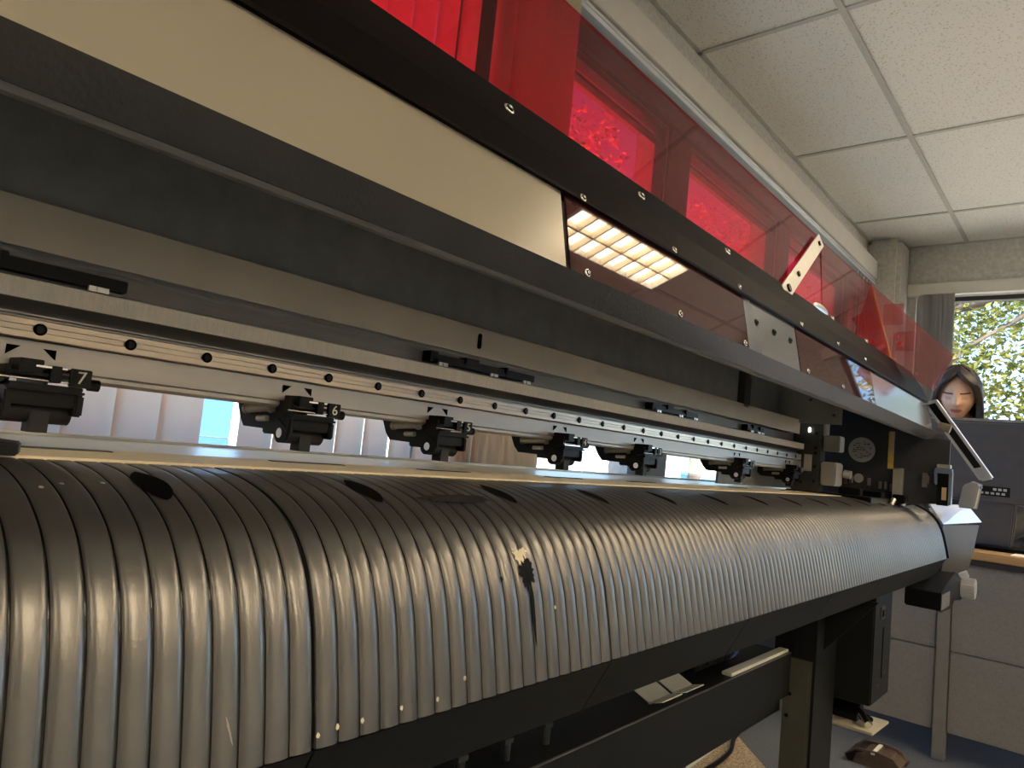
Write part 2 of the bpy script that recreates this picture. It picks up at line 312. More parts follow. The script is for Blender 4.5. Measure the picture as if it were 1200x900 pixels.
# ceiling lights
EMW = mat('lit_lamp_tubes', (1, .9, .7), 0.5, emit=(1.0, 0.85, 0.64), es=14)
def ceiling_light(x0, y0, label):
    x1, y1 = x0+1.186, y0+.586; z = CEIL-.007
    t = thing('ceiling_light', label, 'ceiling light', ((x0+x1)/2, (y0+y1)/2, z), 'louvred ceiling lights')
    f = MB(); f.box(x0, x1, y0, y0+.03, z-.055, z); f.box(x0, x1, y1-.03, y1, z-.055, z); f.box(x0, x0+.03, y0+.03, y1-.03, z-.055, z); f.box(x1-.03, x1, y0+.03, y1-.03, z-.055, z)
    f.build('housing', mat('white_lamp_housing', (.8, .78, .7), .5, 0, .03, 10), t)
    l = MB()
    for k in range(1, 8): xx = x0+.03+(1.126)*k/8; l.box(xx-.006, xx+.006, y0+.03, y1-.03, z-.052, z-.014)
    for k in range(1, 4): yy = y0+.03+.526*k/4; l.box(x0+.03, x1-.03, yy-.006, yy+.006, z-.0515, z-.0145)
    l.build('louver', LOUV, t)
    MB().box(x0+.03, x1-.03, y0+.03, y1-.03, z-.012, z-.002).build('tube_panel', EMW, t)
ceiling_light(2.66, -1.01, 'louvred white ceiling light whose glow is mirrored in the smoked red window of the printer')
ceiling_light(-2.18, -2.23, 'added unseen louvred white ceiling light in the middle row, nearest the left wall')  # unseen lamp rows from here on, added to brighten the printer front
ceiling_light(0.24, -2.23, 'added unseen louvred white ceiling light in the middle row, near the middle of the room')
ceiling_light(2.66, -2.23, 'added unseen louvred white ceiling light in the middle row, toward the end wall')
ceiling_light(0.24, -3.45, 'added unseen louvred white ceiling light in the back row, near the middle of the room')
ceiling_light(2.66, -3.45, 'added unseen louvred white ceiling light in the back row, toward the end wall')
# vertical blinds ------------------------------------------------------------
def slat(mb, p, z0, z1, wid, ang, curve=.004):
    d = Vector((math.cos(ang), math.sin(ang), 0)); n = Vector((-d.y, d.x, 0)); rows = []
    for z in (z0, z1):
        rows.append([Vector((p[0], p[1], z)) + d*(wid*(k/4-.5)) + n*(curve*(1-(k/2-1)**2)) for k in range(5)])
    mb.grid(rows)
bl = thing('vertical_blind', 'cream vertical blind hanging over the windows behind the printer', 'blind', (1.0, WY-.05, 1.43))
x = -2.5; k = 0
while x < 1.30:
    ang = math.radians(random.uniform(7, 13)); wd = .089
    if not (0.695 < x < 0.775):
        mb = MB(); slat(mb, (x, WY-.062), SILL+.012, 1.432, wd, ang); mb.build('slat', SLAT, bl, recalc=False)
    x += .078; k += 1
for i in range(16):
    x = 1.365 + .33*i/15
    mb = MB(); slat(mb, (x, WY-.062), SILL+.012, 1.432, .089, math.radians(62+random.uniform(-10, 10)) if i > 2 else math.radians(18)); mb.build('slat', SLAT, bl, recalc=False)
bl2 = thing('vertical_blind', 'short cream vertical blind closed over the narrow last window by the corner column', 'blind', (5.2, WY-.05, 1.43))
for i in range(5):
    mb = MB(); slat(mb, (5.06+.078*i, WY-.062), SILL+.012, 1.432, .089, math.radians(16)); mb.build('slat', SLAT, bl2, recalc=False)
bl3 = thing('vertical_blind', 'grey vertical blind drawn together at the left side of the end window', 'blind', (EX-.04, 1.0, 1.398))
for i in range(14):
    mb = MB(); y = 1.07-.19*i/13; slat(mb, (EX-.058, y), EZ0+.012, 1.396, .085, math.radians(90-52+random.uniform(-8, 8))); mb.build('slat', SLATG, bl3, recalc=False)

# ================================================================== OUTSIDE
OUTZ = -4.0
struct(MB().box(-20, 30, WY+.4, 16, OUTZ-.2, OUTZ).box(EX+.5, 30, -25, WY+.4, OUTZ-.2, OUTZ).build('ground_outside', GROUND))  # unseen ground, made pale to bounce sunlight up to the ceiling
struct(MB().prism([(-180, OUTZ), (-180, 7), (-90, 10), (0, 8.5), (60, 10.5), (160, 8), (320, 9), (320, OUTZ)], 'y', 150, 156).build('hills', mat('hazy_blue_hills', (0.07, 0.17, 0.36), 0.9, 0, .15, .05)))
WATER = mat('blue_water', (0.05, 0.13, 0.26), 0.25, 0.0, 0.15, .4)
struct(MB().box(-200, 400, 16, 400, OUTZ-.4, OUTZ-.2).box(30, 400, -300, 16, OUTZ-.4, OUTZ-.2).build('ground_water', WATER))
def leaf_cloud(blobs, n, size, seed, mname, material, parent):
    R = random.Random(seed); vs = []; fs = []
    tot = sum(b[3]*b[4]*b[5] for b in blobs) ; off = root_loc(parent)
    for b in blobs:
        k = int(n*b[3]*b[4]*b[5]/tot)
        for _ in range(k):
            while True:
                u = Vector((R.uniform(-1, 1), R.uniform(-1, 1), R.uniform(-1, 1)))
                if u.length <= 1 and u.length > .25: break
            p = Vector((b[0]+u.x*b[3], b[1]+u.y*b[4], b[2]+u.z*b[5]))
            if noise.noise(p*.9) < -.12: continue
            d = Vector((R.gauss(0, 1), R.gauss(0, 1), R.gauss(0, .7))).normalized(); e = d.cross(Vector((R.gauss(0, 1), R.gauss(0, 1), R.gauss(0, 1)))).normalized(); nn = d.cross(e)
            s = size*R.uniform(.6, 1.3); o = len(vs)
            vs += [p-off+Vector((0, 0, H)) + q for q in (-d*s, e*s*.5+nn*s*.12, d*s, -e*s*.5+nn*s*.12)]
            fs += [(o, o+1, o+2), (o, o+2, o+3)]
    me = bpy.data.meshes.new(mname); me.from_pydata(vs, [], fs); me.materials.append(material)
    o = bpy.data.objects.new(mname, me); C.objects.link(o); o.parent = parent; return o
def branch(mb, a, b_, r0, r1, wob, seed):
    R = random.Random(seed); a = Vector(a); b_ = Vector(b_); pts = []
    for i in range(7):
        t = i/6; pts.append(a.lerp(b_, t) + Vector((R.uniform(-1, 1), R.uniform(-1, 1), R.uniform(-.6, .6)))*wob*math.sin(PI*t))
    mb.tube(pts, r0, 8, r1)
# big tree beyond the end window
t = thing('tree', 'yellow-green leafy tree with a long bare branch beyond the end window', 'tree', (10.5, .6, OUTZ))
tb = MB(); branch(tb, (10.5, .6, OUTZ), (10.4, .7, .2), .20, .15, .1, 1); branch(tb, (10.4, .7, .2), (10.2, .2, 3.4), .15, .05, .2, 2)
tb.build('trunk', BARK, t)
b2 = MB(); branch(b2, (9.3, 1.85, 1.98), (9.0, -.9, 2.45), .05, .07, .10, 5); branch(b2, (10.3, .5, 2.3), (9.1, -.2, 2.35), .08, .06, .08, 6); branch(b2, (9.1, .6, 2.12), (8.8, 1.5, 1.3), .03, .012, .1, 8)
b2.build('branch', BARK, t)
leaf_cloud([(10.0, .6, 1.5, 1.6, 2.6, 1.3), (9.6, 1.6, .9, 1.2, 1.3, 1.0), (9.8, -.6, 1.2, 1.3, 1.4, .9), (10.4, .3, 3.0, 1.8, 2.4, 1.2), (9.5, .2, .4, 1.0, 1.6, .6)], 26000, .046, 3, 'foliage', LEAF, t)
# trees along the long wall, seen through the red acrylic
TR = [(6.8, 5.6, 4.58, 1.9), (11.5, 5.6, 4.78, 2.1), (16.3, 6.0, 4.6, 2.2), (21.2, 6.4, 4.6, 2.3)]
TL = ['mid-green tree seen through the red acrylic, in the first clear window beside the bunched blind',
      'mid-green tree seen through the red acrylic, filling the second clear window',
      'mid-green tree seen through the red acrylic, behind the silver strap',
      'mid-green tree seen through the red acrylic, farthest along, right of the silver strap']
for i, (x, y, top, r) in enumerate(TR):
    t = thing('tree', TL[i], 'tree', (x, y, OUTZ), 'trees outside the long window row')
    tb = MB(); branch(tb, (x, y, OUTZ), (x+.1, y, top-1.6), .18, .06, .1, 20+i); branch(tb, (x+.05, y, top-3.2), (x+1, y-.3, top-1.2), .07, .03, .1, 30+i); branch(tb, (x+.05, y, top-3.0), (x-1, y+.2, top-1.3), .07, .03, .1, 40+i)
    tb.build('trunk', BARK, t)
    leaf_cloud([(x, y, top-1.4, r, 1.2, 1.4), (x-.9, y-.2, top-2.0, 1.2, 1.0, 1.2), (x+1.0, y+.1, top-1.9, 1.3, 1.0, 1.2), (x, y, top-2.8, r, 1.1, 1.0)], 20000 if i < 2 else 9000, .040 if i < 2 else .06, 50+i, 'foliage', LEAF2, t)
# low white building across the way
t = thing('building', 'low white building with tall grey windows, glimpsed under the printer beam', 'building', (26, 21, OUTZ))
mb = MB(); mb.box(14, 40, 20, 26, OUTZ, .55); mb.box(14, 40, 19.7, 26, .55, .9); mb.build('wall', BWHITE, t)
for k in range(10): MB().box(15+2.4*k, 15.9+2.4*k, 19.93, 20.0, -2.2, .1).build('window', BWIN, t)

# ================================================================== THE PRINTER
PX0, PX1 = -0.32, 2.28
pr = thing('large_format_printer', 'long wide-format printer with raised red acrylic cover and grey ribbed apron, filling the view', 'printer', (1.0, .6, -.235))
def part(mb, name, m, bevel=0, parent=None): return mb.build(name, m, parent or pr, bevel)
TILT = math.radians(11.5); U = Vector((0, math.sin(TILT), math.cos(TILT))); N = Vector((0, -math.cos(TILT), math.sin(TILT)))
PA = Vector((0, .360, .157)); LEN = .0729
def fas(px, py): return onplane(px, py, PA, N)
def quad_on(x0a, x0b, x1a, x1b, s0, s1, lift=0):    # on the fascia plane: bottom x0a..x1a, top x0b..x1b
    return [Vector((x0a, 0, 0))+Vector((0, PA.y, PA.z))+U*s0+N*lift, Vector((x1a, 0, 0))+Vector((0, PA.y, PA.z))+U*s0+N*lift,
            Vector((x1b, 0, 0))+Vector((0, PA.y, PA.z))+U*s1+N*lift, Vector((x0b, 0, 0))+Vector((0, PA.y, PA.z))+U*s1+N*lift]
TOPS = .080
XB = [fas(668, 312).x, fas(878, 406).x, fas(939, 435).x, fas(1026, 470).x, fas(1091, 494).x]
def fpanel(a, c, name, m, lift=0.0, t=.002): return part(MB().slab(quad_on(a, a, c, c, .0005, TOPS, lift), N, t), name, m)
lab(fpanel(PX0, XB[0]-.006, 'fascia_plate', WARMPL), 'steel plate along the left of the hood, warm light painted in as cream')
lab(fpanel(XB[0]+.001, XB[1]-.002, 'inspection_window', REDD), 'dark red window mirroring the ceiling light')
lab(fpanel(XB[1], XB[2]-.004, 'fascia_plate', COOLPL), 'plate with three black screws, cool light painted in as grey')
lab(fpanel(XB[2], XB[3]-.003, 'inspection_window', REDD), 'dark red window mirroring the tree')
lab(fpanel(XB[3], XB[4], 'fascia_plate', COOLPL), 'pale plate at the right end mirroring the sky')
def screw(px, py, plane_p, plane_n, R=.0048, head=BLACKP, washer=CHROME, parent=None, name='screw'):
    c = onplane(px, py, plane_p, plane_n); mb = MB(); mb.cur = 0
    mb.ring(c, plane_n, R*.55, R, R*.35, 14); mb.cur = 1
    mb.tube([c, c+plane_n*R*.5], R*.6, 12); mb.cur = 0; mb.ring(c+plane_n*R*.45, plane_n, R*.18, R*.42, R*.2, 8)
    return part(mb, name, [washer, head], 0, parent)
for q in ((688, 320), (797, 368), (873, 402), (947, 435), (988, 453), (1021, 468)): screw(q[0], q[1], PA, N, .0042, BLACKP, CHROME)
LB0 = Vector((0, .3705, .232)); LBN = Vector((0, -.0347, .016)).normalized()
for q in ((683, 232), (790, 293), (866, 336), (939, 380), (982, 403), (1014, 421)): screw(q[0], q[1], LB0, LBN, .0042, BLACKP, CHROME)
for q in ((886, 378), (907, 389.5), (926, 399)): screw(q[0], q[1], PA, N, .005, BLACKP, BLACKP)
# hood lip: overhanging edge below the plates
part(MB().prism([(.3575, .1580), (.3630, .1585), (.3745, .1385), (.3745, .1350), (.3660, .1350)], 'x', PX0, 2.30), 'hood_lip', LIPM)
part(MB().prism([(.3664, .1349), (.3745, .1349), (.3745, .1318), (.3690, .1318)], 'x', PX0, 2.30), 'lip_edge_strip', mat('lip_edge_highlight', (0.16, .165, .17), .35, .2, .05, 10))  # rim face in lighter grey that paints its highlight line
# black bar and the raised red cover above the plates
B0 = PA + U*LEN
ST = math.radians(15.6); SU = Vector((0, math.sin(ST), math.cos(ST))); SN = Vector((0, -math.cos(ST), math.sin(ST)))
S0 = Vector((0, .4005, .2505)); 
bar = MB(); e0 = S0; e1 = Vector((0, .417, .311))
bar.prism([(B0.y-.004, B0.z+.001), (B0.y-.004, B0.z+.004), (.3865, .2667), (e1.y-.0035, e1.z-.001), (e1.y-.0005, e1.z-.001), (e0.y+.012, .262), (B0.y+.012, B0.z)], 'x', PX0, 2.12)
part(bar, 'cover_bar', BLACKG)
RX1 = 1.90; RTOP = Vector((0, .4688, .497))
def shp(x, s): return Vector((x, S0.y, S0.z)) + SU*s
stop = (RTOP.z-S0.z)/SU.z; smid = (e1.z-.03-S0.z)/SU.z
part(MB().slab([shp(PX0, smid), shp(1.335, smid), shp(1.475, stop), shp(PX0, stop)], SN, .003), 'cover_sheet', RED)
part(MB().slab([shp(1.337, smid), shp(RX1, smid), shp(RX1, stop), shp(1.486, stop-.004)], SN, .003), 'cover_sheet', RED)
# end flap of the red cover, reaching towards the operator
fl = [Vector((RX1, .477, .5085)), Vector((RX1, .284, .319)), Vector((RX1, .321, .234)), Vector((RX1, .408, .290))]
part(MB().slab([Vector(p) for p in fl], Vector((-1, 0, 0)), .005), 'cover_end_flap', REDGLARE)
ed = MB(); ed.tube([shp(RX1, stop), shp(RX1, smid)], .004, 10)
part(ed, 'cover_fold', acrylic('amber_fold', (.9, .45, .3), .05, (.85, .45, .22), .5))
br = MB(); yb = [(.430, .462), (.350, .385), (.335, .300), (.375, .300), (.420, .380)]
part(MB().box(RX1-.012, RX1-.006, .392, .436, .395, .445).box(RX1-.012, RX1-.006, .365, .405, .330, .375), 'flap_reflection', REDGLARE)  # pink blocks imitate the reflected shapes in the flap
fsc = MB()
for (y, z) in ((.405, .365), (.395, .345)): fsc.tube([(RX1-.018, y, z), (RX1-.012, y, z)], .006, 10)
part(fsc, 'flap_reflection_spot', mat('red_reflection_spot', (.6, .12, .1), .3, 0, .1, 20))  # red dots imitate two bright reflected spots
# silver strap over the joint of the two sheets
p0, p1 = onplane(921, 342, S0+SN*.008, SN), onplane(962, 282, S0+SN*.008, SN); ax = (p1-p0).normalized(); sd = ax.cross(SN).normalized()
st = MB(); st.slab([p0-ax*.006-sd*.014, p0-ax*.006+sd*.014, p1+ax*.006+sd*.014, p1+ax*.006-sd*.014], SN, .003)
so = part(st, 'cover_strap', SILVER)
for tt in (.06, .30, .93):
    c = p0.lerp(p1, tt); part(MB().tube([c-SN*.0005, c+SN*.003], .007 if tt < .1 else .005, 10), 'strap_screw', BLACKP, 0, so)
BP0 = Vector((0, .3865, .2667)); BN = Vector((0, -(e1.z-.2677), e1.y-.0035-.3865)).normalized()
for q in ((596, 128), (751, 230), (852, 295), (975, 373), (1015, 400), (1047, 421), (1074, 438)):
    screw(q[0], q[1], BP0, BN, .0058, BLACKP, CHROME)
# latch button on the bar
c = onplane(962, 363, BP0, BN); part(MB().ball(c, .045, .003, .010), 'cover_catch', SILVER)
# hood inside
part(MB().box(PX0, 2.12, .398, .64, .262, .268), 'hood_roof', INNER)
part(MB().box(PX0, 1.43, .600, .606, .134, .262), 'inner_panel', INNER)
v = MB(); v.box(1.43, 1.455, .585, .60, .135, .262); v.box(1.462, 1.50, .60, .61, .135, .205); part(v, 'inner_upright', STEEL_DARK)
v = MB(); v.box(1.455, 2.10, .64, .646, -.03, .262); part(v, 'bay_panel', INNER)
pp = MB(); pp.box(1.775, 1.779, .487, .635, .133, .25); part(pp, 'bay_divider', INNER)
for (y, z) in ((.520, .20), (.512, .185), (.50, .195), (.56, .19), (.505, .155)): part(MB().tube([(1.7735, y, z), (1.776, y, z)], .004, 8), 'bay_screw', STEEL_DARK)
# beam cover panel with slot
bp_ = part(MB().box(PX0, 1.785, .585, .589, .106, .1405), 'beam_cover', BEIGE)
sl = MB(); cx = .6165
sl.prism([(cx+.0035*math.cos(a), .1245+.0035*math.sin(a)+(.006 if math.sin(a) > 0 else -.006)) for a in [2*PI*k/16 for k in range(16)]], 'y', .5843, .5855); part(sl, 'cover_slot', SLOTM, 0, bp_)
part(MB().box(PX0, 1.785, .589, .60, .132, .1405), 'beam_cap', INNER)
# beam extrusion
e = MB(); e.prism([(.60, .104), (.60, .0875), (.577, .0835), (.574, .0825), (.574, .0690), (.577, .0684), (.5905, .0640), (.5905, .060), (.585, .058), (.585, .041), (.577, .0405), (.577, .0225), (.5745, .021), (.5745, .018), (.579, .0155), (.583, .0270), (.60, .0270), (.74, .0270), (.74, .128), (.62, .128), (.62, .104)], 'x', PX0, 1.785)
part(e, 'beam', ALU)
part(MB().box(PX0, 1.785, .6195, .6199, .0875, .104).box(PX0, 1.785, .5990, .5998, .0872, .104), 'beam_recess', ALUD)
part(MB().box(PX0, 1.785, .5725, .5738, .0690, .0826), 'beam_lit_strip', LITSTRIP)  # front ledge of the beam, its light painted on as pale beige
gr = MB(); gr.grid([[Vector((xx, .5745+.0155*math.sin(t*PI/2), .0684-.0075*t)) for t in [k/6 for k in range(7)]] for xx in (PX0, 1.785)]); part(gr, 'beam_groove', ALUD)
rl = MB(); rl.prism([(.569, .0548), (.570, .0556), (.584, .0556), (.584, .0415), (.570, .0415), (.569, .0423), (.5690, .0465), (.5697, .047), (.5697, .0505), (.569, .0510)], 'x', PX0, 1.76)
ro = part(rl, 'linear_rail', RAILM)
k = -5
while True:
    xh = .1580+.06*k
    if xh > 1.75: break
    mb = MB(); mb.ring((xh, .5688, .0489), (0, -1, 0), .0020, .0043, .0004, 16); mb.cur = 1; mb.tube([(xh, .5687, .0489), (xh, .5675, .0489)], .0026, 12)
    part(mb, 'rail_screw', [SLOTM, BLACKP], 0, ro); k += 1
RX = [.189, .403, .584, .817, 1.032, 1.425, 1.722]
for xr in RX:
    for s in (-1, 1):
        xa = xr-.026+s*.011-.006
        part(MB().prism([(xa-.0042, .0365), (xa+.0042, .0365), (xa+s*.0042, .0295)], 'y', .5764, .5772), 'position_mark', SLOTM)
# cable slider blocks in the recess
for (a, c) in ((-.05, .217), (.540, .733), (1.050, 1.229), (1.46, 1.56)):
    mb = MB(); L = c-a
    mb.box(a, c, .588, .599, .0895, .0985); mb.box(a+.004, c-.02, .585, .599, .0885, .0935); mb.box(a+L*.30, a+L*.42, .585, .598, .094, .1015); mb.box(a+L*.68, a+L*.7, .584, .599, .0885, .1005); mb.box(a, a+.012, .585, .599, .0885, .1005)
    cs = part(mb, 'cable_clip', BLACKP, .0006)
    for q in (a+.018, a+L*.55, c-.022): part(MB().box(q-.007, q+.007, .5815, .5845, .0850, .0890).tube([(q, .5816, .087), (q, .5805, .087)], .0018, 8), 'clip_tab', SILVER, 0, cs)

# pinch rollers hanging from the beam -----------------------------------------
def pinch(xr, digit):
    x1 = xr; x0 = xr-.050
    u = MB()
    u.prism([(.556, .0225), (.645, .0205), (.647, .017), (.640, .004), (.632, -.004), (.600, -.0045), (.582, -.0055), (.573, -.013), (.559, -.013), (.557, -.004), (.566, .002), (.575, .006), (.565, .010), (.556, .012)], 'x', x0, x0+.0025)
    u.prism([(.575, .0235), (.640, .0205), (.636, .006), (.612, .004), (.600, .010), (.575, .012)], 'x', x1-.022, x1-.0195)
    o = part(u, 'pinch_roller', BLACKP)
    a = MB(); a.box(x0+.006, x0+.020, .552, .600, .018, .0275); a.box(x0+.001, x1-.003, .554, .566, .0165, .019); a.box(x0+.024, x0+.031, .550, .57, .013, .0245); a.box(x0+.010, x1-.001, .556, .60, .0215, .0235)
    a.box(x0, x1-.002, .553, .585, .0065, .0085); a.box(x0+.003, x1-.003, .555, .60, .0085, .0115)
    part(a, 'clamp_bracket', BLACKP, .0005, o)
    tgp = part(MB().box(x1-.0135, x1, .551, .5545, .0115, .0245), 'number_tag', BLACKP, .0006, o)
    lab(tgp, 'black tag with a white %s' % digit)
    fc = bpy.data.curves.new('digit', 'FONT'); fc.body = digit; fc.size = .0125; fc.align_x = 'CENTER'; fc.align_y = 'CENTER'; fc.extrude = .0003
    fo_ = bpy.data.objects.new('digit', fc); C.objects.link(fo_); dg = bpy.context.evaluated_depsgraph_get(); me = bpy.data.meshes.new_from_object(fo_.evaluated_get(dg)); bpy.data.objects.remove(fo_)
    me.materials.clear(); me.materials.append(WHITEP)
    me.transform(Matrix.Translation((x1-.0065, .5508, .0180+H)) @ Matrix.Rotation(PI/2, 4, 'X'))
    d = bpy.data.objects.new('digit', me); C.objects.link(d); adopt(d, tgp if False else o)
    part(MB().tube([(x0-.004, .5525, .0140), (x1-.004, .5525, .0140)], .0007, 8).box(x0+.015, x0+.034, .5505, .5515, .0225, .0238), 'wire_rod', CHROME, 0, o)
    s = MB(); s.tube([(x0-.0035, .620, .0125), (x0-.0035, .584, .0155)], .0042, 12); s.tube([(x0-.0035, .584, .0155), (x0-.0035, .580, .0158)], .0055, 12); s.tube([(x0-.0035, .624, .0122), (x0-.0035, .620, .0125)], .0050, 12)
    part(s, 'spring_rod', mat('dull_steel', (.42, .39, .33), .35, .6, .1, 20), 0, o)
    part(MB().tube([(x0-.002, .604, .0042), (x0-.002, .588, .0050)], .0028, 10), 'pivot_pin', SILVER, 0, o)
    r = MB(); r.box(x0+.003, x1-.004, .558, .598, -.0035, .0065); r.box(x0+.001, x0+.006, .556, .60, -.009, .0065); r.box(x1-.0065, x1-.001, .556, .60, -.009, .0065)
    part(r, 'roller_housing', BLACKP, .0012, o)
    part(MB().tube([(x0+.004, .575, -.0075), (x1-.004, .575, -.0075)], .0085, 18).box(x0+.020, x0+.032, .566, .580, -.022, -.008), 'rubber_roller', mat('black_rubber', (.010, .010, .010), .55, 0, .1, 30), 0, o)
    part(MB().tube([(x0-.001, .568, -.0070), (x0+.001, .568, -.0070)], .0045, 12), 'screw', CHROME, 0, o)
    part(MB().tube([(x1+.0, .557, .0145), (x1+.007, .557, .0145)], .0042, 12), 'adjuster_knob', BLACKP, 0, o)
    return o
for xr, dgt in zip(RX, '7654321'): pinch(xr, dgt)

# platen -----------------------------------------------------------------------
pl = part(MB().box(PX0+.01, 2.20, .602, .80, -.0385, -.0335), 'platen', PLATEN)
part(MB().box(PX0+.01, 2.20, .495, .6015, -.0385, -.0333), 'platen_cover', mat('matt_cream_platen_cover', (.88, .76, .55), .65, 0, .04, 6, spec=.15))
for xr in RX: part(MB().box(xr-.048, xr+.03, .574, .584, -.0334, -.0325), 'grit_roller', mat('dark_grit', (.06, .055, .05), .5, .5, .2, 80), 0, pl)
part(MB().box(PX0+.01, 2.20, .795, .80, -.0334, -.030), 'platen_edge', SILVER, 0, pl)
part(MB().prism([(.02, .48), (.132, .48), (.140, .505), (.132, .535), (.02, .535)], 'z', -.0330, -.0255), 'media_edge_guard', BLACKM, .001)

# ribbed apron -----------------------------------------------------------------
PROF = [(.58, -.0350), (.53, -.0345), (.50, -.0348), (.47, -.0362), (.45, -.0385), (.43, -.0425), (.412, -.0478), (.393, -.0565), (.379, -.0665), (.366, -.081), (.357, -.097), (.350, -.115), (.345, -.135), (.340, -.157), (.336, -.178)]
def catmull(P, n):
    out = []
    for i in range(len(P)-1):
        p0, p1, p2, p3 = [Vector(P[max(0, min(len(P)-1, i+d))]) for d in (-1, 0, 1, 2)]
        for k in range(8):
            t = k/8; out.append(.5*((2*p1) + (-p0+p2)*t + (2*p0-5*p1+4*p2-p3)*t*t + (-p0+3*p1-3*p2+p3)*t**3))
    out.append(Vector(P[-1])); L = [0]
    for i in range(1, len(out)): L.append(L[-1]+(out[i]-out[i-1]).length)
    res = []; j = 0
    for k in range(n+1):
        s = L[-1]*k/n
        while j < len(L)-2 and L[j+1] < s: j += 1
        t = (s-L[j])/max(1e-9, L[j+1]-L[j]); res.append(out[j].lerp(out[j+1], t))
    return res, L[-1]
NS = 52
PR, PLN = catmull(PROF, NS)
PNM = []
for i in range(NS+1):
    t = (PR[min(i+1, NS)]-PR[max(i-1, 0)]).normalized(); PNM.append(Vector((t.y, -t.x)) if Vector((t.y, -t.x)).dot(Vector((-1, .6))) > 0 else Vector((-t.y, t.x)))
def aps(s):                       # profile point / normal at arc fraction 0..1
    f = max(0, min(NS-1e-6, s*NS)); i = int(f); t = f-i
    return PR[i].lerp(PR[i+1], t), PNM[i].lerp(PNM[i+1], t).normalized()
def on_apron(px, py):
    d = ray(px, py); q = d.z/d.y; best = None
    for k in range(800, 0, -1):
        p, _ = aps(k/800)
        if p.y/1.0 and p.x and p.y/p.x >= q: best = k/800; break
    p, _ = aps(best); return d.x/d.y*p.x, best
SEAM = [PX0, -.06, .257, .570, .888, 1.235, 1.565, 1.930, PX1]
ap_root = None
for q in range(len(SEAM)-1):
    a, c = SEAM[q]+.0010, SEAM[q+1]-.0010; nr = max(1, round((c-a)/.0153)); pw = (c-a)/nr; cols = []
    for r_ in range(nr):
        for t in (0, .018, .038, .07, .14, .3, .5, .7, .86, .93, .962, .982): cols.append((a+pw*(r_+t), t))
    cols.append((c, 1.0))
    rows = []
    for i in range(NS+1):
        sf = i/NS; p, n_ = PR[i], PNM[i]; ex = 18-14.4*min(1, max(0, (sf-.28)/.5)); dep = .0016+.0012*min(1, max(0, (sf-.28)/.5)); row = []
        for (x, t) in cols:
            dd = -dep*abs(2*t-1)**ex
            row.append(Vector((x, p.x+n_.x*dd, p.y+n_.y*dd)))
        rows.append(row)
    mb = MB(); mb.grid(rows); nc = len(cols)-1
    for fi in range(len(mb.f)):
        t0 = cols[fi % nc][1]
        if t0 < .036 or t0 > .961: mb.mi[fi] = 1
    # turned-in side edges and lower edge
    for xx, col in ((a, 0), (c, -1)): mb.grid([[rows[i][col] for i in range(NS+1)], [Vector((xx, PR[i].x-PNM[i].x*.008, PR[i].y-PNM[i].y*.008)) for i in range(NS+1)]], False)
    mb.grid([rows[NS], [Vector((p.x, p.y+.012, p.z-.001)) for p in rows[NS]]], False)
    part(mb, 'apron_panel', [RIBM, GROOVEM])
part(MB().prism([(p.x-n_.x*.009, p.y-n_.y*.009) for p, n_ in zip(PR, PNM)][3:] + [(.40, -.178), (.58, -.06)], 'x', PX0+.002, PX1-.002), 'apron_core', SLOTM)
def patch(x, s, rx, rs, m, name, pts=28, jag=.0, seed=1, lift=.0006, lens=False, shear=0.0):
    R = random.Random(seed); mb = MB(); rows = []
    ph = [1+R.uniform(-jag, jag) for _ in range(pts)]; ph.append(ph[0])
    for k in range(5):
        row = []
        for j in range(pts+1):
            a = 2*PI*j/pts; rr = (k/4)*(ph[j] if k == 4 else 1)
            dx = math.cos(a)*rr; ds = math.sin(a)*rr
            if lens: dx = math.copysign(abs(math.cos(a))**(1.9 if ds < 0 else 1.3), math.cos(a))*rr
            pt, n_ = aps(s+ds*rs); row.append(Vector((x+dx*rx+shear*ds, pt.x+n_.x*lift, pt.y+n_.y*lift)))
        rows.append(row)
    mb.grid(rows); return part(mb, name, m)
xs_, ss_ = on_apron(175, 567)
k = 0
while True:
    xx = .188+.1565*k
    if xx > 2.2: break
    patch(xx, ss_, .0098, .074, SLOTM, 'vent_slot', lens=True, seed=k); k += 1
xx = .188-.1565
while xx > PX0: patch(xx, ss_, .0098, .074, SLOTM, 'vent_slot', lens=True); xx -= .1565
# ink stain, drip, scuffs and residue with painted glint
def blot(px, py, rx, rs, m, name, jag, seed, **k): x, s = on_apron(px, py); return patch(x, s, rx, rs, m, name, 34, jag, seed, **k)
lab(blot(617, 672, .0085, .035, STAINM, 'ink_stain', .35, 3), 'splash of dried black ink')
blot(624, 712, .0022, .085, STAINM, 'ink_drip', .15, 4, lift=.0009)
blot(606, 652, .0050, .018, GLINTCHIPM, 'pale_glint_residue', .45, 5, lift=.0009); blot(612, 648, .003, .012, GLINTCHIPM, 'pale_glint_residue', .45, 15, lift=.001)  # pale blots paint a lamp glint along with residue by the ink
blot(587, 679, .0016, .007, STAINM, 'ink_speck', .3, 6); blot(537, 586, .040, .026, SMUDGE, 'dust_smudge', .25, 7, lift=.0014)
blot(268, 857, .0006, .022, mat('faint_scratch', (.42, .39, .34), .5, .3, .1, 200), 'scratch', .2, 8, shear=.002)
for i, (px, py) in enumerate(((120, 567), (72, 568), (48, 572), (650, 712), (544, 795), (372, 862), (395, 852), (424, 845), (470, 830), (512, 820))): blot(px, py, .0012, .005, GLINTCHIPM, 'pale_speck', .3, 20+i)

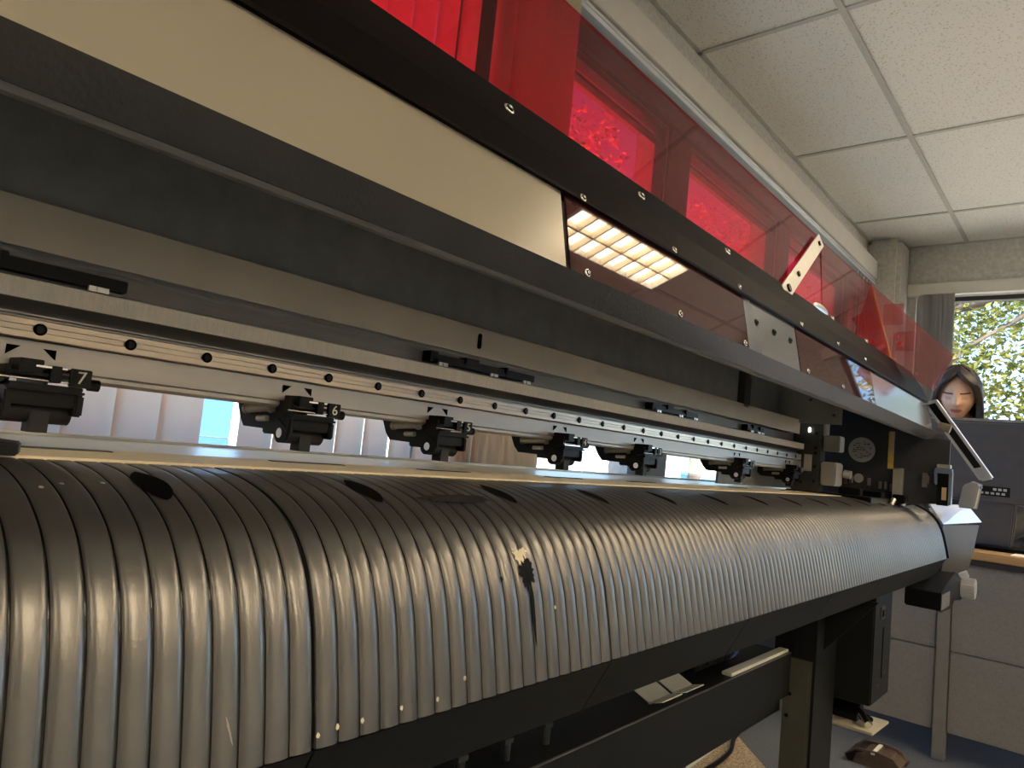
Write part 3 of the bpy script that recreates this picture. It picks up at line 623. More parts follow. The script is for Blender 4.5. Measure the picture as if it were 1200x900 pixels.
# lower front and body -----------------------------------------------------------
for a, c in zip(SEAM[:-1], SEAM[1:]):
    part(MB().prism([(.3375, -.1795), (.364, -.2300), (.380, -.2300), (.3515, -.1795)], 'x', a+.0008, c-.0008), 'skirt_panel', BLACKM)
part(MB().box(PX0, PX1, .41, .90, -.235, -.075), 'body', BLACKM)
part(MB().prism([(.901, -.0745), (.901, -.20), (.93, -.19), (.93, -.09), (.80, -.045), (.60, -.045), (.60, -.0745), (.90, -.0745)], 'x', PX0, PX1-.02), 'media_guide', STEEL_DARK)
part(MB().prism([(.36, -.235), (.36, -.17), (.41, -.05), (.60, -.04), (.66, .26), (.385, .262), (.372, .13), (.55, .13), (.55, -.02), (.40, -.035), (.345, -.17), (.345, -.235)], 'x', PX0-.25, PX0), 'end_cover', ENDCAP)

# right carriage bay: side wall, labels, rail-end tower ----------------------------
SWX = 2.115
sw = part(MB().prism([(.315, .134), (.372, .134), (.386, .261), (.65, .261), (.65, -.045), (.41, -.045), (.375, -.036), (.318, -.028)], 'x', SWX, SWX+.006), 'bay_side_wall', mat('blue_black_side_wall', (.045, .047, .058), .55, 0, .1, 30))
lb = MB(); cy, cz = .524, .093
lb.prism([(cy+.034*math.cos(2*PI*k/32), cz+.034*math.sin(2*PI*k/32)) for k in range(32)], 'x', SWX-.0012, SWX-.0002); lo = part(lb, 'round_label', LABELW, 0, sw)
R = random.Random(5); lm = MB()
for i in range(9):
    z = cz+.022-.0055*i; y = cy+.022
    while y > cy-.022:
        wd = R.uniform(.003, .008); 
        if R.random() < .6 and math.hypot(y-cy, z-cz) < .026: lm.box(SWX-.0018, SWX-.001, y-wd, y, z-.0012, z+.0012)
        y -= wd+.002
part(lm, 'label_print', INKM, 0, sw)
cy, cz = .528, .015; lb = MB(); lb.prism([(cy+.0125*math.cos(2*PI*k/24), cz+.0125*math.sin(2*PI*k/24)) for k in range(24)], 'x', SWX-.0012, SWX-.0002); part(lb, 'round_label', LABELW, 0, sw)
part(MB().box(SWX-.0012, SWX-.0002, .444, .458, .048, .148), 'yellow_label', LABELY, 0, sw)
part(MB().box(SWX-.0014, SWX-.0012, .4445, .4505, .090, .147), 'label_print', LABELW, 0, sw)
part(MB().box(SWX-.02, SWX-.0002, .418, .4225, -.03, .052).box(SWX-.02, SWX-.016, .4225, .440, -.03, .052).box(SWX-.02, SWX-.0002, .4225, .440, .047, .052), 'wall_bracket', SILVER, 0, sw)
for (y, z) in ((.545, .012), (.50, .010), (.472, .004), (.458, .004), (.560, .008), (.445, .0), (.36, .03)): part(MB().box(SWX-.012, SWX-.0002, y-.003, y+.003, z-.012, z+.008), 'wall_clip', mat('dull_clip', (.25, .24, .24), .4, .5, .1, 20), 0, sw)
part(MB().box(SWX-.008, SWX-.0002, .362, .374, .008, .045).tube([(SWX-.012, .368, .036), (SWX-.008, .368, .036)], .004, 10), 'sensor_block', mat('dull_clip', (.25, .24, .24)), 0, sw)
la = part(MB().box(SWX-.022, SWX-.0002, .306, .344, .047, .060).box(SWX-.022, SWX-.0002, .338, .344, .018, .047).box(SWX-.022, SWX-.0002, .306, .313, -.032, .047), 'bay_latch', PALEBLUE, .0015, sw)
part(MB().box(SWX-.018, SWX-.0002, .3132, .3378, -.034, .0468), 'latch_body', BLACKP, 0, sw); part(MB().box(SWX-.0205, SWX-.0181, .3165, .327, -.020, .012), 'latch_sticker', ORANGE, 0, sw); part(MB().box(SWX-.022, SWX-.0002, .310, .340, .061, .070), 'latch_cap', SILVER, .001, sw)
tw = MB(); tw.box(1.786, 1.83, .535, .60, -.030, .150); to = part(tw, 'rail_end_post', STEEL_DARK, .002)
part(MB().box(1.783, 1.786, .552, .57, .018, .058), 'end_plate', SILVER, 0, to)
for (y, z) in ((.545, .11), (.545, .075), (.545, .062), (.545, .03), (.545, -.005), (.575, -.01)): part(MB().tube([(1.7845, y, z), (1.7862, y, z)], .004, 10), 'post_screw', BLACKP, 0, to)
part(MB().box(1.80, 1.84, .495, .533, .070, .108), 'sensor_plate', mat('pale_sensor_plate', (.34, .33, .31), .4, .4, .1, 20), .002, to)
part(MB().box(1.79, 1.85, .498, .533, -.012, .044), 'end_motor', mat('pale_motor_can', (.42, .41, .39), .35, .5, .1, 20), .003, to)
part(MB().box(1.80, 1.83, .528, .534, .105, .140), 'bracket', SILVER, .001, to)
part(MB().tube([(1.79, .575, .148), (1.79, .500, .1475)], .004, 10), 'cable_rail', mat('dull_clip', (.25, .24, .24)), 0, to)
part(MB().tube([(1.845, .494, .02), (1.845, .478, .018)], .010, 12), 'motor_pulley', SILVER, 0, to)
led = part(MB().box(1.780, 1.785, .5585, .5635, .1120, .1235), 'indicator_lamp', mat('lit_indicator', (1, .95, .8), .5, emit=(1, .93, .75), es=3.0), .001)
# capping station floor in the bay
ms = MB(); ms.box(1.84, 2.10, .43, .63, -.046, -.030); ms.box(1.90, 1.93, .47, .52, -.030, -.012); ms.box(1.98, 2.02, .44, .49, -.030, -.016); ms.box(2.05, 2.09, .40, .43, -.040, -.018)
part(ms, 'capping_station', BLACKP, .002)
for x, y in ((2.02, .425), (2.10, .415), (2.06, .41)): part(MB().tube([(x, y, -.045), (x+.01, y-.004, -.030)], .006, 10), 'clip_knob', SILVER)
# right end cover with lit top, post block and folding arm
c1, c2, c3, c4 = Vector((2.295, .385, -.037)), Vector((2.56, .330, -.031)), Vector((2.63, .300, -.080)), Vector((2.295, .350, -.088))
rows = [[c1, c2], [c4, c3]]
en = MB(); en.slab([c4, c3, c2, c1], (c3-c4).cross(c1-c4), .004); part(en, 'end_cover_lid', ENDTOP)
def lerp4(t): return t
prof = [(0, 2.295, 2.63), (.1, 2.295, 2.585), (.22, 2.296, 2.535), (.38, 2.297, 2.485), (.58, 2.30, 2.445), (.8, 2.305, 2.425), (1, 2.31, 2.42)]
fr_, bk = [], []
for (t, xa, xb) in prof:
    z = -.090-.165*t; y = .352-.012*math.sin(t*PI)+.01*t
    fr_.append([Vector((xa, y, z)), Vector((xb, y-.045, z))]); bk.append([Vector((xb, y+.20, z)), Vector((xa, y+.20, z))])
ec = MB(); ec.grid(fr_); ec.grid([[r[1], b_[0]] for r, b_ in zip(fr_, bk)]); ec.grid(bk); ec.grid([[b_[1], r[0]] for r, b_ in zip(fr_, bk)])
ec._add([fr_[0][0], fr_[0][1], bk[0][0], bk[0][1]], [(0, 1, 2, 3)]); ec._add([fr_[-1][0], fr_[-1][1], bk[-1][0], bk[-1][1]], [(3, 2, 1, 0)])
part(ec, 'end_cover', ENDCAP)
bk2 = MB(); P = [onX(px, py, 2.40) for px, py in ((1125, 593), (1131, 569), (1141, 565), (1150, 567), (1144, 593))]
part(MB().prism([(P[0].y, -.036), (P[1].y, P[1].z), (P[2].y, P[2].z), (P[3].y-.0, P[3].z-.004), (P[4].y, -.036)], 'x', 2.36, 2.40), 'end_block', mat('pale_end_block', (.36, .355, .34), .4, .1, .06, 20), .003)
part(MB().ball(onX(1148, 571, 2.39), .012, .007, .006), 'blue_button', BLUEP)
A0, A1 = onX(1089, 470, 2.14), onX(1155, 561, 2.40); ax = (A1-A0).normalized(); sd = ax.cross(Vector((1, -.15, 0))).normalized()
am = MB(); hw = .0125
for s in (-1, 1): am.slab([A0+sd*s*hw-sd*.0042, A0+sd*s*hw+sd*.0042, A1+sd*s*hw+sd*.0042, A1+sd*s*hw-sd*.0042], Vector((-1, .15, 0)), .014)
am.slab([A1-ax*.05-sd*hw, A1-ax*.05+sd*hw, A1+ax*.006+sd*hw, A1+ax*.006-sd*hw], Vector((-1, .15, 0)), .010); am.slab([A0-sd*hw, A0+sd*hw, A0+ax*.012+sd*hw, A0+ax*.012-sd*hw], Vector((-1, .15, 0)), .012)
part(am, 'cover_arm', mat('bright_arm_steel', (.82, .84, .88), .3, .3, .05, 20)); part(MB().slab([A0+ax*.012-sd*.0094, A0+ax*.012+sd*.0094, A1-ax*.05+sd*.0094, A1-ax*.05-sd*.0094], Vector((-1, .15, 0)), .003), 'arm_channel', BLACKP)
part(MB().prism([(p.x+n_.x*.005, p.y+n_.y*.005) for p, n_ in zip(PR, PNM)][4:] + [(.40, -.178), (.58, -.06)], 'x', PX1+.001, 2.293), 'end_frame', BLACKM)
part(MB().tube([onX(1100, 499, 2.2), onX(1114, 503, 2.2)], .012, 10), 'hinge_knuckle', mat('tan_hinge', (.34, .29, .22), .45, .2, .1, 30))
# electronics box below the body, and the roller bracket under the apron end
bx = part(MB().box(1.75, 1.91, .388, .60, -.477, -.236), 'electronics_box', BLACKM, .003)
part(MB().box(1.795, 1.835, .3855, .3878, -.298, -.268), 'rocker_switch', STEEL_DARK, .0015, bx); part(MB().box(1.806, 1.824, .3835, .3855, -.292, -.276), 'switch_button', BLACKP, .001, bx)
part(MB().box(1.828, 1.834, .3868, .3879, -.43, -.318), 'vent_line', SLOTM, 0, bx)
for (x, z) in ((1.80, -.40), (1.80, -.44), (1.86, -.42), (1.86, -.46), (1.80, -.465), (1.86, -.385)): part(MB().tube([(x, .3878, z), (x, .3868, z)], .003, 8), 'box_screw', CHROME, 0, bx)
bb = MB(); bb.prism([(2.10, -.252), (2.10, -.296), (2.24, -.300), (2.30, -.285), (2.42, -.295), (2.44, -.27), (2.38, -.225), (2.30, -.215)], 'y', .318, .40); part(bb, 'media_bracket', BLACKP, .003)
part(MB().box(2.10, 2.215, .3165, .3178, -.293, -.256), 'bracket_plate', mat('dull_bracket_plate', (.25, .24, .23), .4, .4, .1, 20))
kb = MB(); kx, ky, kz = 2.42, .312, -.262
kb.tube([(kx, ky-.028, kz), (kx, ky+.015, kz)], .026, 20)
for i in range(20): a = 2*PI*i/20; kb.box(kx+.0265*math.cos(a)-.002, kx+.0265*math.cos(a)+.002, ky-.027, ky+.012, kz+.0265*math.sin(a)-.002, kz+.0265*math.sin(a)+.002)
part(kb, 'ribbed_knob', mat('bright_knob', (.70, .72, .74), .3, .4, .05, 20)); part(MB().slab([(2.31, .312, -.214), (2.33, .296, -.205), (2.42, .300, -.228), (2.41, .316, -.236)], (0, -.3, 1), .004), 'knob_shield', ENDTOP)

# ================================================================== PRINTER STAND
sd_ = thing('printer_stand', 'black steel stand with olive-lit leg and crossbeam under the printer', 'stand', (.8, .52, FL))
def sp(mb, n, m, b=0): return mb.build(n, m, sd_, b)
for (xa, xb, oth) in ((1.60, 1.745, 0), (-.25, -.105, 1)):
    lg = MB(); lg.box(xa, xb, .462, .468, -.86, -.2355); lg.box(xa, xa+.006, .468, .505, -.86, -.2355); lg.box(xb-.006, xb, .468, .56, -.86, -.2355)
    lo = sp(lg, 'leg', BLACKM)
    MB().box(xa-.0015, xa-.0005, .474, .524, -.86, -.385).box(xa-.0005, xa+.0, .468, .524, -.86, -.38).build('leg_inner_face', OLIVE, lo)  # olive sheet paints the light falling on the leg's side
    for (y, z) in ((.516, -.42), (.510, -.455), (.514, -.50)): MB().tube([(xa-.0035, y, z), (xa-.0015, y, z)], .004, 8).build('leg_bolt', BLACKP, lo)
    sp(MB().prism([(.10, -.86), (.10, -.89), (1.0, -.89), (1.0, -.86), (.62, -.835), (.42, -.835)], 'x', xa+.02, xb-.02), 'foot', BLACKM, .003)
    for y in (.16, .94):
        cm = MB(); cm.tube([((xa+xb)/2-.012, y, FL+.024), ((xa+xb)/2+.012, y, FL+.024)], .024, 18); sp(cm, 'caster_wheel', BLACKP)
    gp = MB(); gp.prism([(.47, -.24), (.47, -.37), (.36, -.24)], 'x', xa+.05, xa+.056); sp(gp, 'gusset', BLACKM)
sp(MB().box(-.105, 1.60, .512, .516, -.452, -.372).box(-.105, 1.60, .516, .64, -.376, -.372).box(-.105, 1.60, .512, .530, -.458, -.452), 'crossbeam', BLACKM)
sp(MB().box(-.105, 1.60, .530, .536, -.495, -.458).box(-.105, 1.60, .536, .60, -.495, -.490), 'crossbar', BLACKM)
sp(MB().box(-.105, 1.60, .512, .5155, -.3715, -.3705), 'beam_edge', mat('worn_grey_edge', (.22, .22, .21), .35, .5, .1, 30))
sp(MB().box(1.30, 1.60, .518, .538, -.3715, -.3655), 'white_edge_strip', CARD, .001)
for (x) in (.62, .70, .78): sp(MB().tube([(x, .55, -.372), (x, .55, -.352)], .006, 8).box(x-.008, x+.008, .545, .555, -.352, -.346), 'clamp_post', STEEL_DARK)
fpn = sp(MB().prism([(1.752, .381), (1.875, .376), (1.875, .56), (1.745, .56)], 'z', -.536, -.530), 'roll_shelf', mat('pale_tan_shelf', (.50, .46, .36), .45, .1, .1, 20), .001)
MB().box(1.745, 1.76, .47, .56, -.86, -.5361).build('shelf_post', BLACKM, sd_)
cl = MB(); cl.prism([(1.80, -.530), (1.80, -.515), (1.825, -.498), (1.85, -.500), (1.86, -.530)], 'y', .425, .50); cl.tube([(1.79, .395, -.515), (1.83, .445, -.505)], .007, 10); MBc = cl.build('roll_clamp', BLACKP, fpn if False else sd_)
MB().tube([(1.775, .395, -.522), (1.80, .415, -.512)], .009, 12).build('clamp_screw', CHROME, sd_)
MB().ball((1.81, .515, -.522), .02, .018, .008).build('clamp_pad', CARD, sd_)

# small things on the crossbeam
def folded_card(x, label):
    t = MB(); y0, y1, z = .5185, .578, -.3715
    t.slab([(x-.035, .540, z+.002), (x+.035, .540, z+.002), (x+.035, y1, z+.018), (x-.035, y1, z+.018)], (0, -.3, 1), .0015)
    t.slab([(x-.033, y0, z+.009), (x+.033, y0, z+.009), (x+.035, .540, z+.002), (x-.035, .540, z+.002)], (0, .3, 1), .0015)
    t.box(x-.035, x+.035, .5385, .5415, z-.0004, z+.0022)
    return tag(t.build('folded_card', CARD), label, 'card', 'folded white cards on the stand beam')
folded_card(1.070, 'folded white card on the stand beam, nearer of the two')
folded_card(1.150, 'folded white card on the stand beam, beside the black mesh tube')
mt = thing('mesh_tube', 'black perforated tube with blue cap lying on the stand beam', 'tube', (1.34, .575, -.372))
mb = MB(); cy, cz, rr = .580, -.3445, .027
mb.tube([(1.235, cy, cz), (1.395, cy, cz)], rr-.004, 16)
for i in range(12):
    for s in (-1, 1):
        pts = []
        for k in range(13): a = s*(k/12*PI*1.6)+i*2*PI/12; pts.append((1.235+.16*k/12, cy+rr*.95*math.cos(a), cz+rr*.95*math.sin(a)))
        mb.tube(pts, .0016, 5)
mb.build('mesh_body', BLACKP, mt); MB().tube([(1.395, cy, cz), (1.418, cy, cz)], rr, 18).build('cap', BLUEP, mt)

# ================================================================== FLOOR THINGS
fm = MB(); ang = math.radians(42); d = Vector((math.cos(ang), math.sin(ang), 0)); e = Vector((-d.y, d.x, 0)); p = Vector((2.577, .999, FL))
def rot2(u, v): q = p + d*u + e*v; return (q.x, q.y)
fm.prism([rot2(.0, .0), rot2(-1.15, 0), rot2(-1.15, .42), rot2(0, .42)], 'z', FL+.0005, FL+.008)
tag(fm.build('floor_mat', MATM), 'tan speckled floor mat on the blue carpet behind the stand', 'mat')
def spline(P, n=10):
    out = []
    for i in range(len(P)-1):
        p0, p1, p2, p3 = [Vector(P[max(0, min(len(P)-1, i+dd))]) for dd in (-1, 0, 1, 2)]
        for k in range(n): t = k/n; out.append(.5*((2*p1)+(-p0+p2)*t+(2*p0-5*p1+4*p2-p3)*t*t+(-p0+3*p1-3*p2+p3)*t**3))
    out.append(Vector(P[-1])); return out
q = [onZ(px, py, FL+.016) for px, py in ((860, 866), (856, 880), (842, 893), (824, 903), (790, 920))]
q = [Vector((2.75, 1.15, FL+.016)), Vector((2.70, 1.02, FL+.016))] + q
tag(MB().tube(spline(q), .007, 8).build('power_cable', BLACKP), 'black power cable curling over the tan speckled mat', 'cable')
tag(MB().prism([(onZ(800, 893, FL+.011).x, onZ(800, 893, FL+.011).y), (onZ(832, 875, FL+.011).x, onZ(832, 875, FL+.011).y), (onZ(840, 876, FL+.011).x, onZ(840, 876, FL+.011).y), (onZ(806, 902, FL+.011).x, onZ(806, 902, FL+.011).y)], 'z', FL+.0085, FL+.013).build('paper_strip', CARD), 'narrow pale strip lying on the tan speckled mat', 'strip')
# brown and black handbag-like case at the desk foot
cs = thing('leather_case', 'small brown leather case with black trim on the carpet before the desk', 'case', (2.77, .585, FL))
mb = MB(); cx, cy = 2.77, .585
mb.prism([(cy-.070, FL), (cy-.078, FL+.018), (cy-.055, FL+.040), (cy-.01, FL+.046), (cy+.050, FL+.040), (cy+.078, FL+.018), (cy+.070, FL)], 'x', cx-.06, cx+.06); mb.build('body', BRONZE, cs, .008)
mb = MB(); mb.prism([(cy+.028, FL+.045), (cy+.056, FL+.041), (cy+.084, FL+.02), (cy+.077, FL+.002), (cy+.060, FL+.002), (cy+.050, FL+.034)], 'x', cx-.063, cx+.063); mb.build('side_trim', BLACKP, cs, .002)
MB().prism([(cy-.005, FL+.049), (cy+.007, FL+.048), (cy+.007, FL+.042), (cy-.005, FL+.043)], 'x', cx-.061, cx+.058).build('strap', CARD, cs)

# ================================================================== DESK, MONITOR, PERSON
dk = thing('desk', 'wooden-topped desk with grey fabric front panels before the end window', 'desk', (3.3, .3, FL))
DT0, DT1 = -.223, -.195
MB().box(2.985, 3.56, -1.1, 1.05, DT0, DT1).build('desktop', WOOD, dk, .003)
MB().box(2.995, 3.55, -1.09, 1.04, DT0-.02, DT0-.0002).build('edge_trim', DARKTRIM, dk)
for (z0, z1) in ((-.833, -.557), (-.553, DT0-.0205)):
    for (y0, y1) in ((.4665, 1.03), (-1.08, .4225)): MB().box(3.01, 3.035, y0, y1, z0, z1).build('front_panel', FABRIC, dk, .003)
MB().box(3.0, 3.04, .4245, .4645, FL, DT0-.0205).build('post', POSTM, dk, .002)
for (x, y) in ((3.02, 1.0), (3.02, -1.06), (3.52, 1.0), (3.52, -1.06)): MB().box(x-.02, x+.02, y-.02, y+.02, FL, DT0-.0205).build('leg', POSTM, dk, .002)
mo = thing('monitor', 'dark grey computer monitor seen from behind, standing on the wooden desk', 'monitor', (3.27, .335, DT1))
my0, my1 = .07, .615
b_ = MB(); b_.prism([(3.235, -.020), (3.235, .283), (3.262, .297), (3.285, .297), (3.285, -.024)], 'y', my0, my1); bo = b_.build('shell', MONM, mo, .006)
MB().box(3.2852, 3.288, my0+.008, my1-.008, -.015, .290).build('screen', mat('black_screen', (.01, .01, .012), .1, 0, .05, 5), mo)
pt = MB()
pt.box(3.2335, 3.2349, .285, .386, .004, .040); pt.build('port_recess', BLACKP, bo)
for i in range(5): MB().box(3.2325, 3.2335, .300+.017*i, .311+.017*i, .010, .018).build('port', mat('pale_port', (.45, .45, .45), .4, .3, .1, 30), bo)
for i in range(3): MB().box(3.2325, 3.2335, .295+.016*i, .306+.016*i, .025, .034).build('sticker', LABELW, bo)
MB().tube([(3.234, .383, .030), (3.225, .383, .030)], .008, 12).build('blue_plug', BLUEP, bo)
MB().prism([(.268, -.012), (.417, -.012), (.412, -.08), (.405, -.18), (.28, -.18), (.272, -.08)], 'x', 3.245, 3.27).build('stand_neck', MONM, mo, .006)
bs = MB(); n = 36; ell = [(3.27+.11*math.cos(2*PI*k/n), .335+.16*math.sin(2*PI*k/n)) for k in range(n)]; bs.prism(ell, 'z', DT1+.0003, DT1+.014); bs.build('stand_base', BLACKG, mo, .003)
tag(MB().prism([(3.03, .02), (3.24, .0), (3.26, .255), (3.05, .262)], 'z', DT1+.0002, DT1+.0014).build('paper_sheet', WHITEP), 'white paper sheet lying on the wooden desk beside the monitor base', 'paper')

# person -----------------------------------------------------------------------
def skin_mesh(name, verts, edges, radii, m, levels=2, root=0):
    me = bpy.data.meshes.new(name); me.from_pydata([Vector(v) for v in verts], edges, []); o = bpy.data.objects.new(name, me); C.objects.link(o)
    md = o.modifiers.new('s', 'SKIN'); md.use_smooth_shade = True; sv = me.skin_vertices[0].data
    for i, r in enumerate(radii): sv[i].radius = (r, r) if not isinstance(r, tuple) else r
    sv[root].use_root = True
    ss = o.modifiers.new('d', 'SUBSURF'); ss.levels = levels; ss.render_levels = levels
    dg = bpy.context.evaluated_depsgraph_get(); ne = bpy.data.meshes.new_from_object(o.evaluated_get(dg)); bpy.data.objects.remove(o)
    ne.materials.clear(); ne.materials.append(m); return ne
PXX, PYY = 3.86, .485            # pelvis position in plan; the figure faces the monitor (-X)
HC = Vector((3.62, .522, .434))  # head centre
per = thing('person', 'woman with long dark brown hair and black top looking down behind the monitor', 'person', (PXX, PYY, FL))
SEAT = -.30
V = [(PXX+.02, PYY, SEAT+.10), (PXX+.03, PYY, SEAT+.24), (PXX+.02, PYY, SEAT+.40), (PXX-.06, PYY, SEAT+.50), (3.715, PYY+.02, SEAT+.60), (3.655, PYY+.034, SEAT+.665)]
Rr = [(.15, .12), (.13, .10), (.145, .11), (.11, .085), (.052, .052), (.050, .050)]
E_ = [(0, 1), (1, 2), (2, 3), (3, 4), (4, 5)]
def chain(start, pts, rad):
    prev = start
    for p_, r_ in zip(pts, rad): V.append(p_); Rr.append(r_); E_.append((prev, len(V)-1)); prev = len(V)-1
    return prev
for s in (-1, 1):
    sh = chain(3, [(PXX-.0, PYY+s*.16, SEAT+.475), (PXX-.02, PYY+s*.195, SEAT+.38), (PXX-.07, PYY+s*.21, SEAT+.22)], [.062, .052, .043])
    wr = chain(sh, [(PXX-.17, PYY+s*.16, SEAT+.165), (PXX-.27, PYY+s*.10, SEAT+.142)], [.036, .026])
    pm = chain(wr, [(PXX-.315, PYY+s*.085, SEAT+.136), (PXX-.345, PYY+s*.078, SEAT+.134)], [(.036, .016), (.034, .014)])
    for j, (dy, ln) in enumerate(((-.026, .058), (-.009, .068), (.009, .072), (.026, .062))):
        b0 = Vector((PXX-.350, PYY+s*.078+dy, SEAT+.134))
        chain(pm, [b0, b0+Vector((-ln*.5, dy*.15, .004)), b0+Vector((-ln, dy*.2, -.008))], [.009, .0085, .0075])
    chain(wr, [(PXX-.30, PYY+s*.085-s*.036, SEAT+.132), (PXX-.33, PYY+s*.085-s*.052, SEAT+.126)], [.011, .009])
    hp = chain(0, [(PXX-.02, PYY+s*.10, SEAT+.065), (PXX-.36, PYY+s*.12, SEAT-.055), (PXX-.38, PYY+s*.12, SEAT-.25), (PXX-.34, PYY+s*.12, SEAT-.55), (PXX-.47, PYY+s*.13, SEAT-.60)], [.085, .062, .050, .036, .034])
body = skin_mesh('body', [Vector(v)+Vector((0, 0, H)) for v in V], E_, Rr, SKIN, 1)
# head: sculpted ellipsoid
def head_mesh():
    nu, nv = 72, 56; vs = []; fs = []
    pitch = math.radians(20); yaw = math.radians(6)
    for i in range(nv+1):
        th = PI*i/nv
        for j in range(nu):
            ph = 2*PI*j/nu; x, y, z = math.sin(th)*math.cos(ph), math.sin(th)*math.sin(ph), math.cos(th)   # face looks to -x
            X, Y, Z = x*.092, y*.074, z*.112
            if z < 0:
                k = (-z)**1.3; Y *= 1-.36*k; X = X*(1-.22*k) - .012*k
            if x < 0:
                f = -x
                g = lambda cy, cz, wy, wz: math.exp(-((Y-cy)/wy)**2-((Z-cz)/wz)**2)*f
                X -= .020*g(0, -.022, .011, .012) + .011*g(0, -.002, .008, .022)          # nose
                for s in (-1, 1):
                    X += .009*g(s*.030, .004, .015, .010); X -= .004*g(s*.031, .002, .011, .006)   # eye sockets, lids
                    X -= .005*g(s*.030, .020, .020, .007)                                       # brow ridge
                    X -= .006*g(s*.040, -.028, .018, .018)                                      # cheeks
                X -= .007*g(0, -.053, .019, .005) + .007*g(0, -.062, .016, .006); X += .005*g(0, -.0572, .022, .0025)
                X -= .007*g(0, -.090, .016, .014)
            for s in (-1, 1):
                ee = math.exp(-((X-.006)/.013)**2-((Z+.006)/.022)**2)
                if s*Y > 0.03: Y += s*.016*ee
            vs.append((X, Y, Z))
    for i in range(nv):
        for j in range(nu): fs.append((i*nu+j, i*nu+(j+1) % nu, (i+1)*nu+(j+1) % nu, (i+1)*nu+j))
    me = bpy.data.meshes.new('head'); me.from_pydata(vs, [], fs)
    for M_ in (SKIN, LIPC, BROWC, LIDC): me.materials.append(M_)
    for p_ in me.polygons:
        c = p_.center; p_.use_smooth = True; mi = 0
        if c.x < -.05:
            if abs(c.y) < .021*(1-((c.z+.0575)/.018)**2) and -.066 < c.z < -.050: mi = 1
            for s in (-1, 1):
                yy = s*c.y
                if .012 < yy < .050 and abs(c.z-(.020+.004*math.sin((yy-.012)/.038*PI))) < .0030: mi = 2
                if ((yy-.031)/.016)**2+((c.z-.000)/.0048)**2 < 1: mi = 3
        p_.material_index = mi
    bm = bmesh.new(); bm.from_mesh(me); bmesh.ops.remove_doubles(bm, verts=bm.verts, dist=1e-5); bmesh.ops.recalc_face_normals(bm, faces=bm.faces); bm.to_mesh(me); bm.free()
    HM = Matrix.Translation(HC+Vector((0, 0, H))) @ Matrix.Rotation(yaw, 4, 'Z') @ Matrix.Rotation(-pitch, 4, 'Y')
    me.transform(HM); return me, HM
hm_, HM = head_mesh()
# one continuous body mesh: join head and body
bm = bmesh.new(); bm.from_mesh(hm_); bm.from_mesh(body)
mj = bpy.data.meshes.new('body'); bm.to_mesh(mj); bm.free()
for M_ in (SKIN, LIPC, BROWC, LIDC): mj.materials.append(M_)
for p_ in mj.polygons: p_.use_smooth = True
ob = bpy.data.objects.new('body', mj); C.objects.link(ob); adopt(ob, per)
# long parted hair
def hair_mesh():
    nu, nv = 64, 30; rows = []
    for i in range(nv+1):
        t = i/nv; row = []
        for j in range(nu+1):
            ph = -PI*.64 + 2*PI*.64*j/nu          # around the back of the head, leaving the face open
            s = 1 if ph > 0 else -1; a = abs(ph)
            if t < .45:
                th = (t/.45)*PI*.5; rad = math.sin(th); z = .122*math.cos(th)
                op = min(1, (t/.45)*1.3)
                X = .104*rad*math.cos(ph); Y = .088*rad*math.sin(ph)
            else:
                q = (t-.45)/.55; z = -.26*q
                X = .104*math.cos(ph)*(1-.15*q)+.01*q; Y = .088*math.sin(ph)*(1+.18*q)
                X += -.012*q*(1 if a > 1.6 else 0)
            w = 1+.03*math.sin(ph*23+t*5)+.02*math.sin(ph*41)
            row.append(Vector((X*w, Y*w, z+.004*math.sin(ph*17))))
        rows.append(row)
    mb = MB(); mb.grid(rows)
    # front locks framing the face
    for s in (-1, 1):
        for k in range(7):
            a = k/6
            pts = [(-.028-.030*(1-a), s*.004, .121-.010*(1-a)), (-.062-.018*(1-a), s*(.030+.010*a), .098-.012*(1-a)), (-.066-.008*(1-a), s*(.062+.012*a), .050), (-.050, s*(.079+.008*a), -.02), (-.048-.008*a, s*(.080+.012*a), -.10), (-.045-.01*a, s*(.082+.014*a), -.19), (-.04, s*(.085+.01*a), -.27)]
            mb.tube(spline(pts, 5), .013, 8, .010)
    return mb
hm = hair_mesh(); me = hm.mesh('hair', HAIR); me.transform(Matrix.Translation((0, 0, -H))); me.transform(HM)
ho = bpy.data.objects.new('hair', me); C.objects.link(ho); adopt(ho, per); md = ho.modifiers.new('t', 'SOLIDIFY'); md.thickness = .006
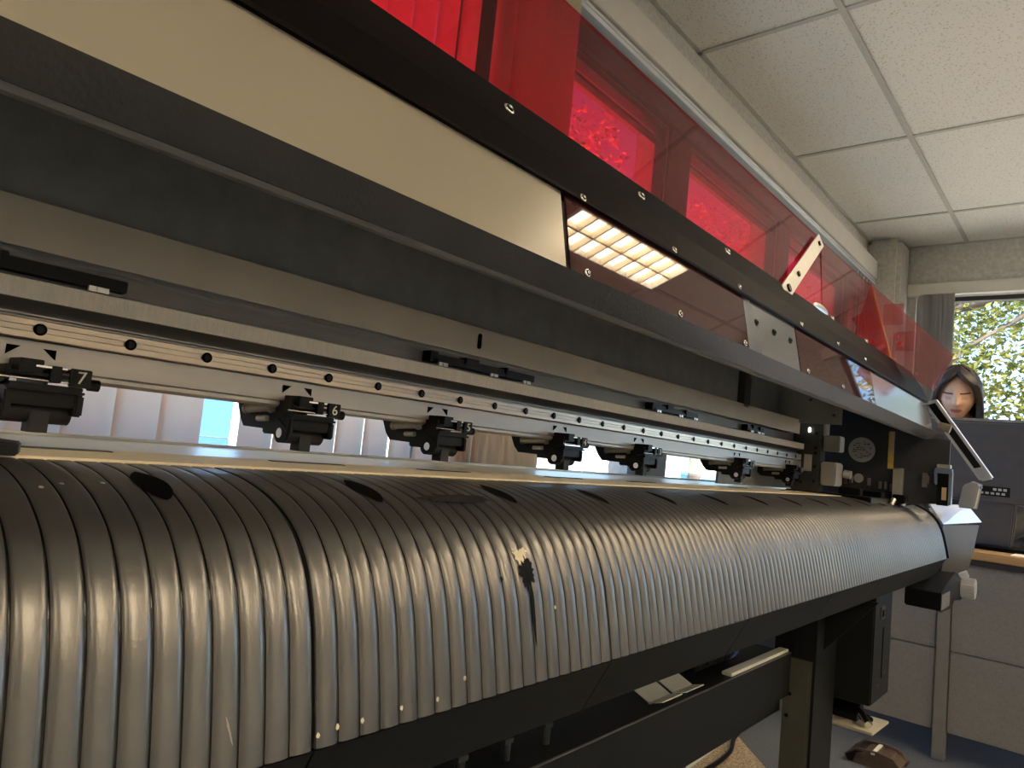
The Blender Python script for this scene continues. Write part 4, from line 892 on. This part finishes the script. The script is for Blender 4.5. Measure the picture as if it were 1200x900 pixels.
# clothing from the same skeleton, a little larger
def sub(keep, grow):
    idx = {k: i for i, k in enumerate(keep)}
    vs = [Vector(V[k])+Vector((0, 0, H)) for k in keep]; es = [(idx[a], idx[b]) for a, b in E_ if a in idx and b in idx]
    rs = [tuple(q_+grow for q_ in (Rr[k] if isinstance(Rr[k], tuple) else (Rr[k], Rr[k]))) for k in keep]
    return vs, es, rs
arm = [0, 1, 2, 3]; legk = [0]; per_side = (len(V)-6)//2
for s in range(2):
    o0 = 6+s*per_side; arm += [o0, o0+1, o0+2, o0+3, o0+4]; legk += list(range(o0+per_side-5, o0+per_side-1))
vs, es, rs = sub(arm, .011); me = skin_mesh('sweater', vs, es, rs, TOP, 1); o = bpy.data.objects.new('sweater', me); C.objects.link(o); adopt(o, per)
vs, es, rs = sub(legk, .010); me = skin_mesh('trousers', vs, es, rs, TROUS, 1); o = bpy.data.objects.new('trousers', me); C.objects.link(o); adopt(o, per)
st = thing('stool', 'grey office stool under the woman behind the desk', 'stool', (PXX+.03, PYY, FL))
MB().tube([(PXX+.03, PYY, SEAT-.135), (PXX+.03, PYY, SEAT-.09)], .16, 28).build('seat', TROUS, st, .01)
MB().tube([(PXX+.03, PYY, FL+.06), (PXX+.03, PYY, SEAT-.136)], .025, 14).build('column', POSTM, st)
for k in range(5):
    a = 2*PI*k/5+.3; MB().tube([(PXX+.03+.026*math.cos(a), PYY+.026*math.sin(a), FL+.08), (PXX+.03+.24*math.cos(a), PYY+.24*math.sin(a), FL+.02)], .02, 8, .014).build('base_arm', BLACKP, st)

# ================================================================== LIGHT
wd = bpy.data.worlds.new('world'); bpy.context.scene.world = wd; wd.use_nodes = True; nt = wd.node_tree
sky = nt.nodes.new('ShaderNodeTexSky'); sky.sky_type = 'NISHITA'; sky.sun_disc = False; sky.sun_elevation = math.radians(42); sky.sun_rotation = math.radians(200); sky.air_density = 1.0; sky.dust_density = 0.1; sky.ozone_density = 3.0; sky.altitude = 2500
bg = nt.nodes['Background']; bg.inputs['Strength'].default_value = 0.45; nt.links.new(sky.outputs[0], bg.inputs['Color'])
sl_ = bpy.data.lights.new('sun', 'SUN'); sl_.energy = 15.0; sl_.angle = math.radians(.6); sl_.color = (1, .94, .84); so_ = bpy.data.objects.new('sun', sl_); C.objects.link(so_)
so_.rotation_euler = Vector((.45, .62, -.75)).to_track_quat('-Z', 'Y').to_euler()
vs_ = bpy.context.scene.view_settings; vs_.view_transform = 'Standard'; vs_.look = 'None'; vs_.gamma = 1.0; vs_.exposure = 0.68; vs_.use_curve_mapping = False
bpy.context.scene.cycles.max_bounces = 10; bpy.context.scene.cycles.transparent_max_bounces = 16
bpy.context.scene.cycles.use_denoising = True
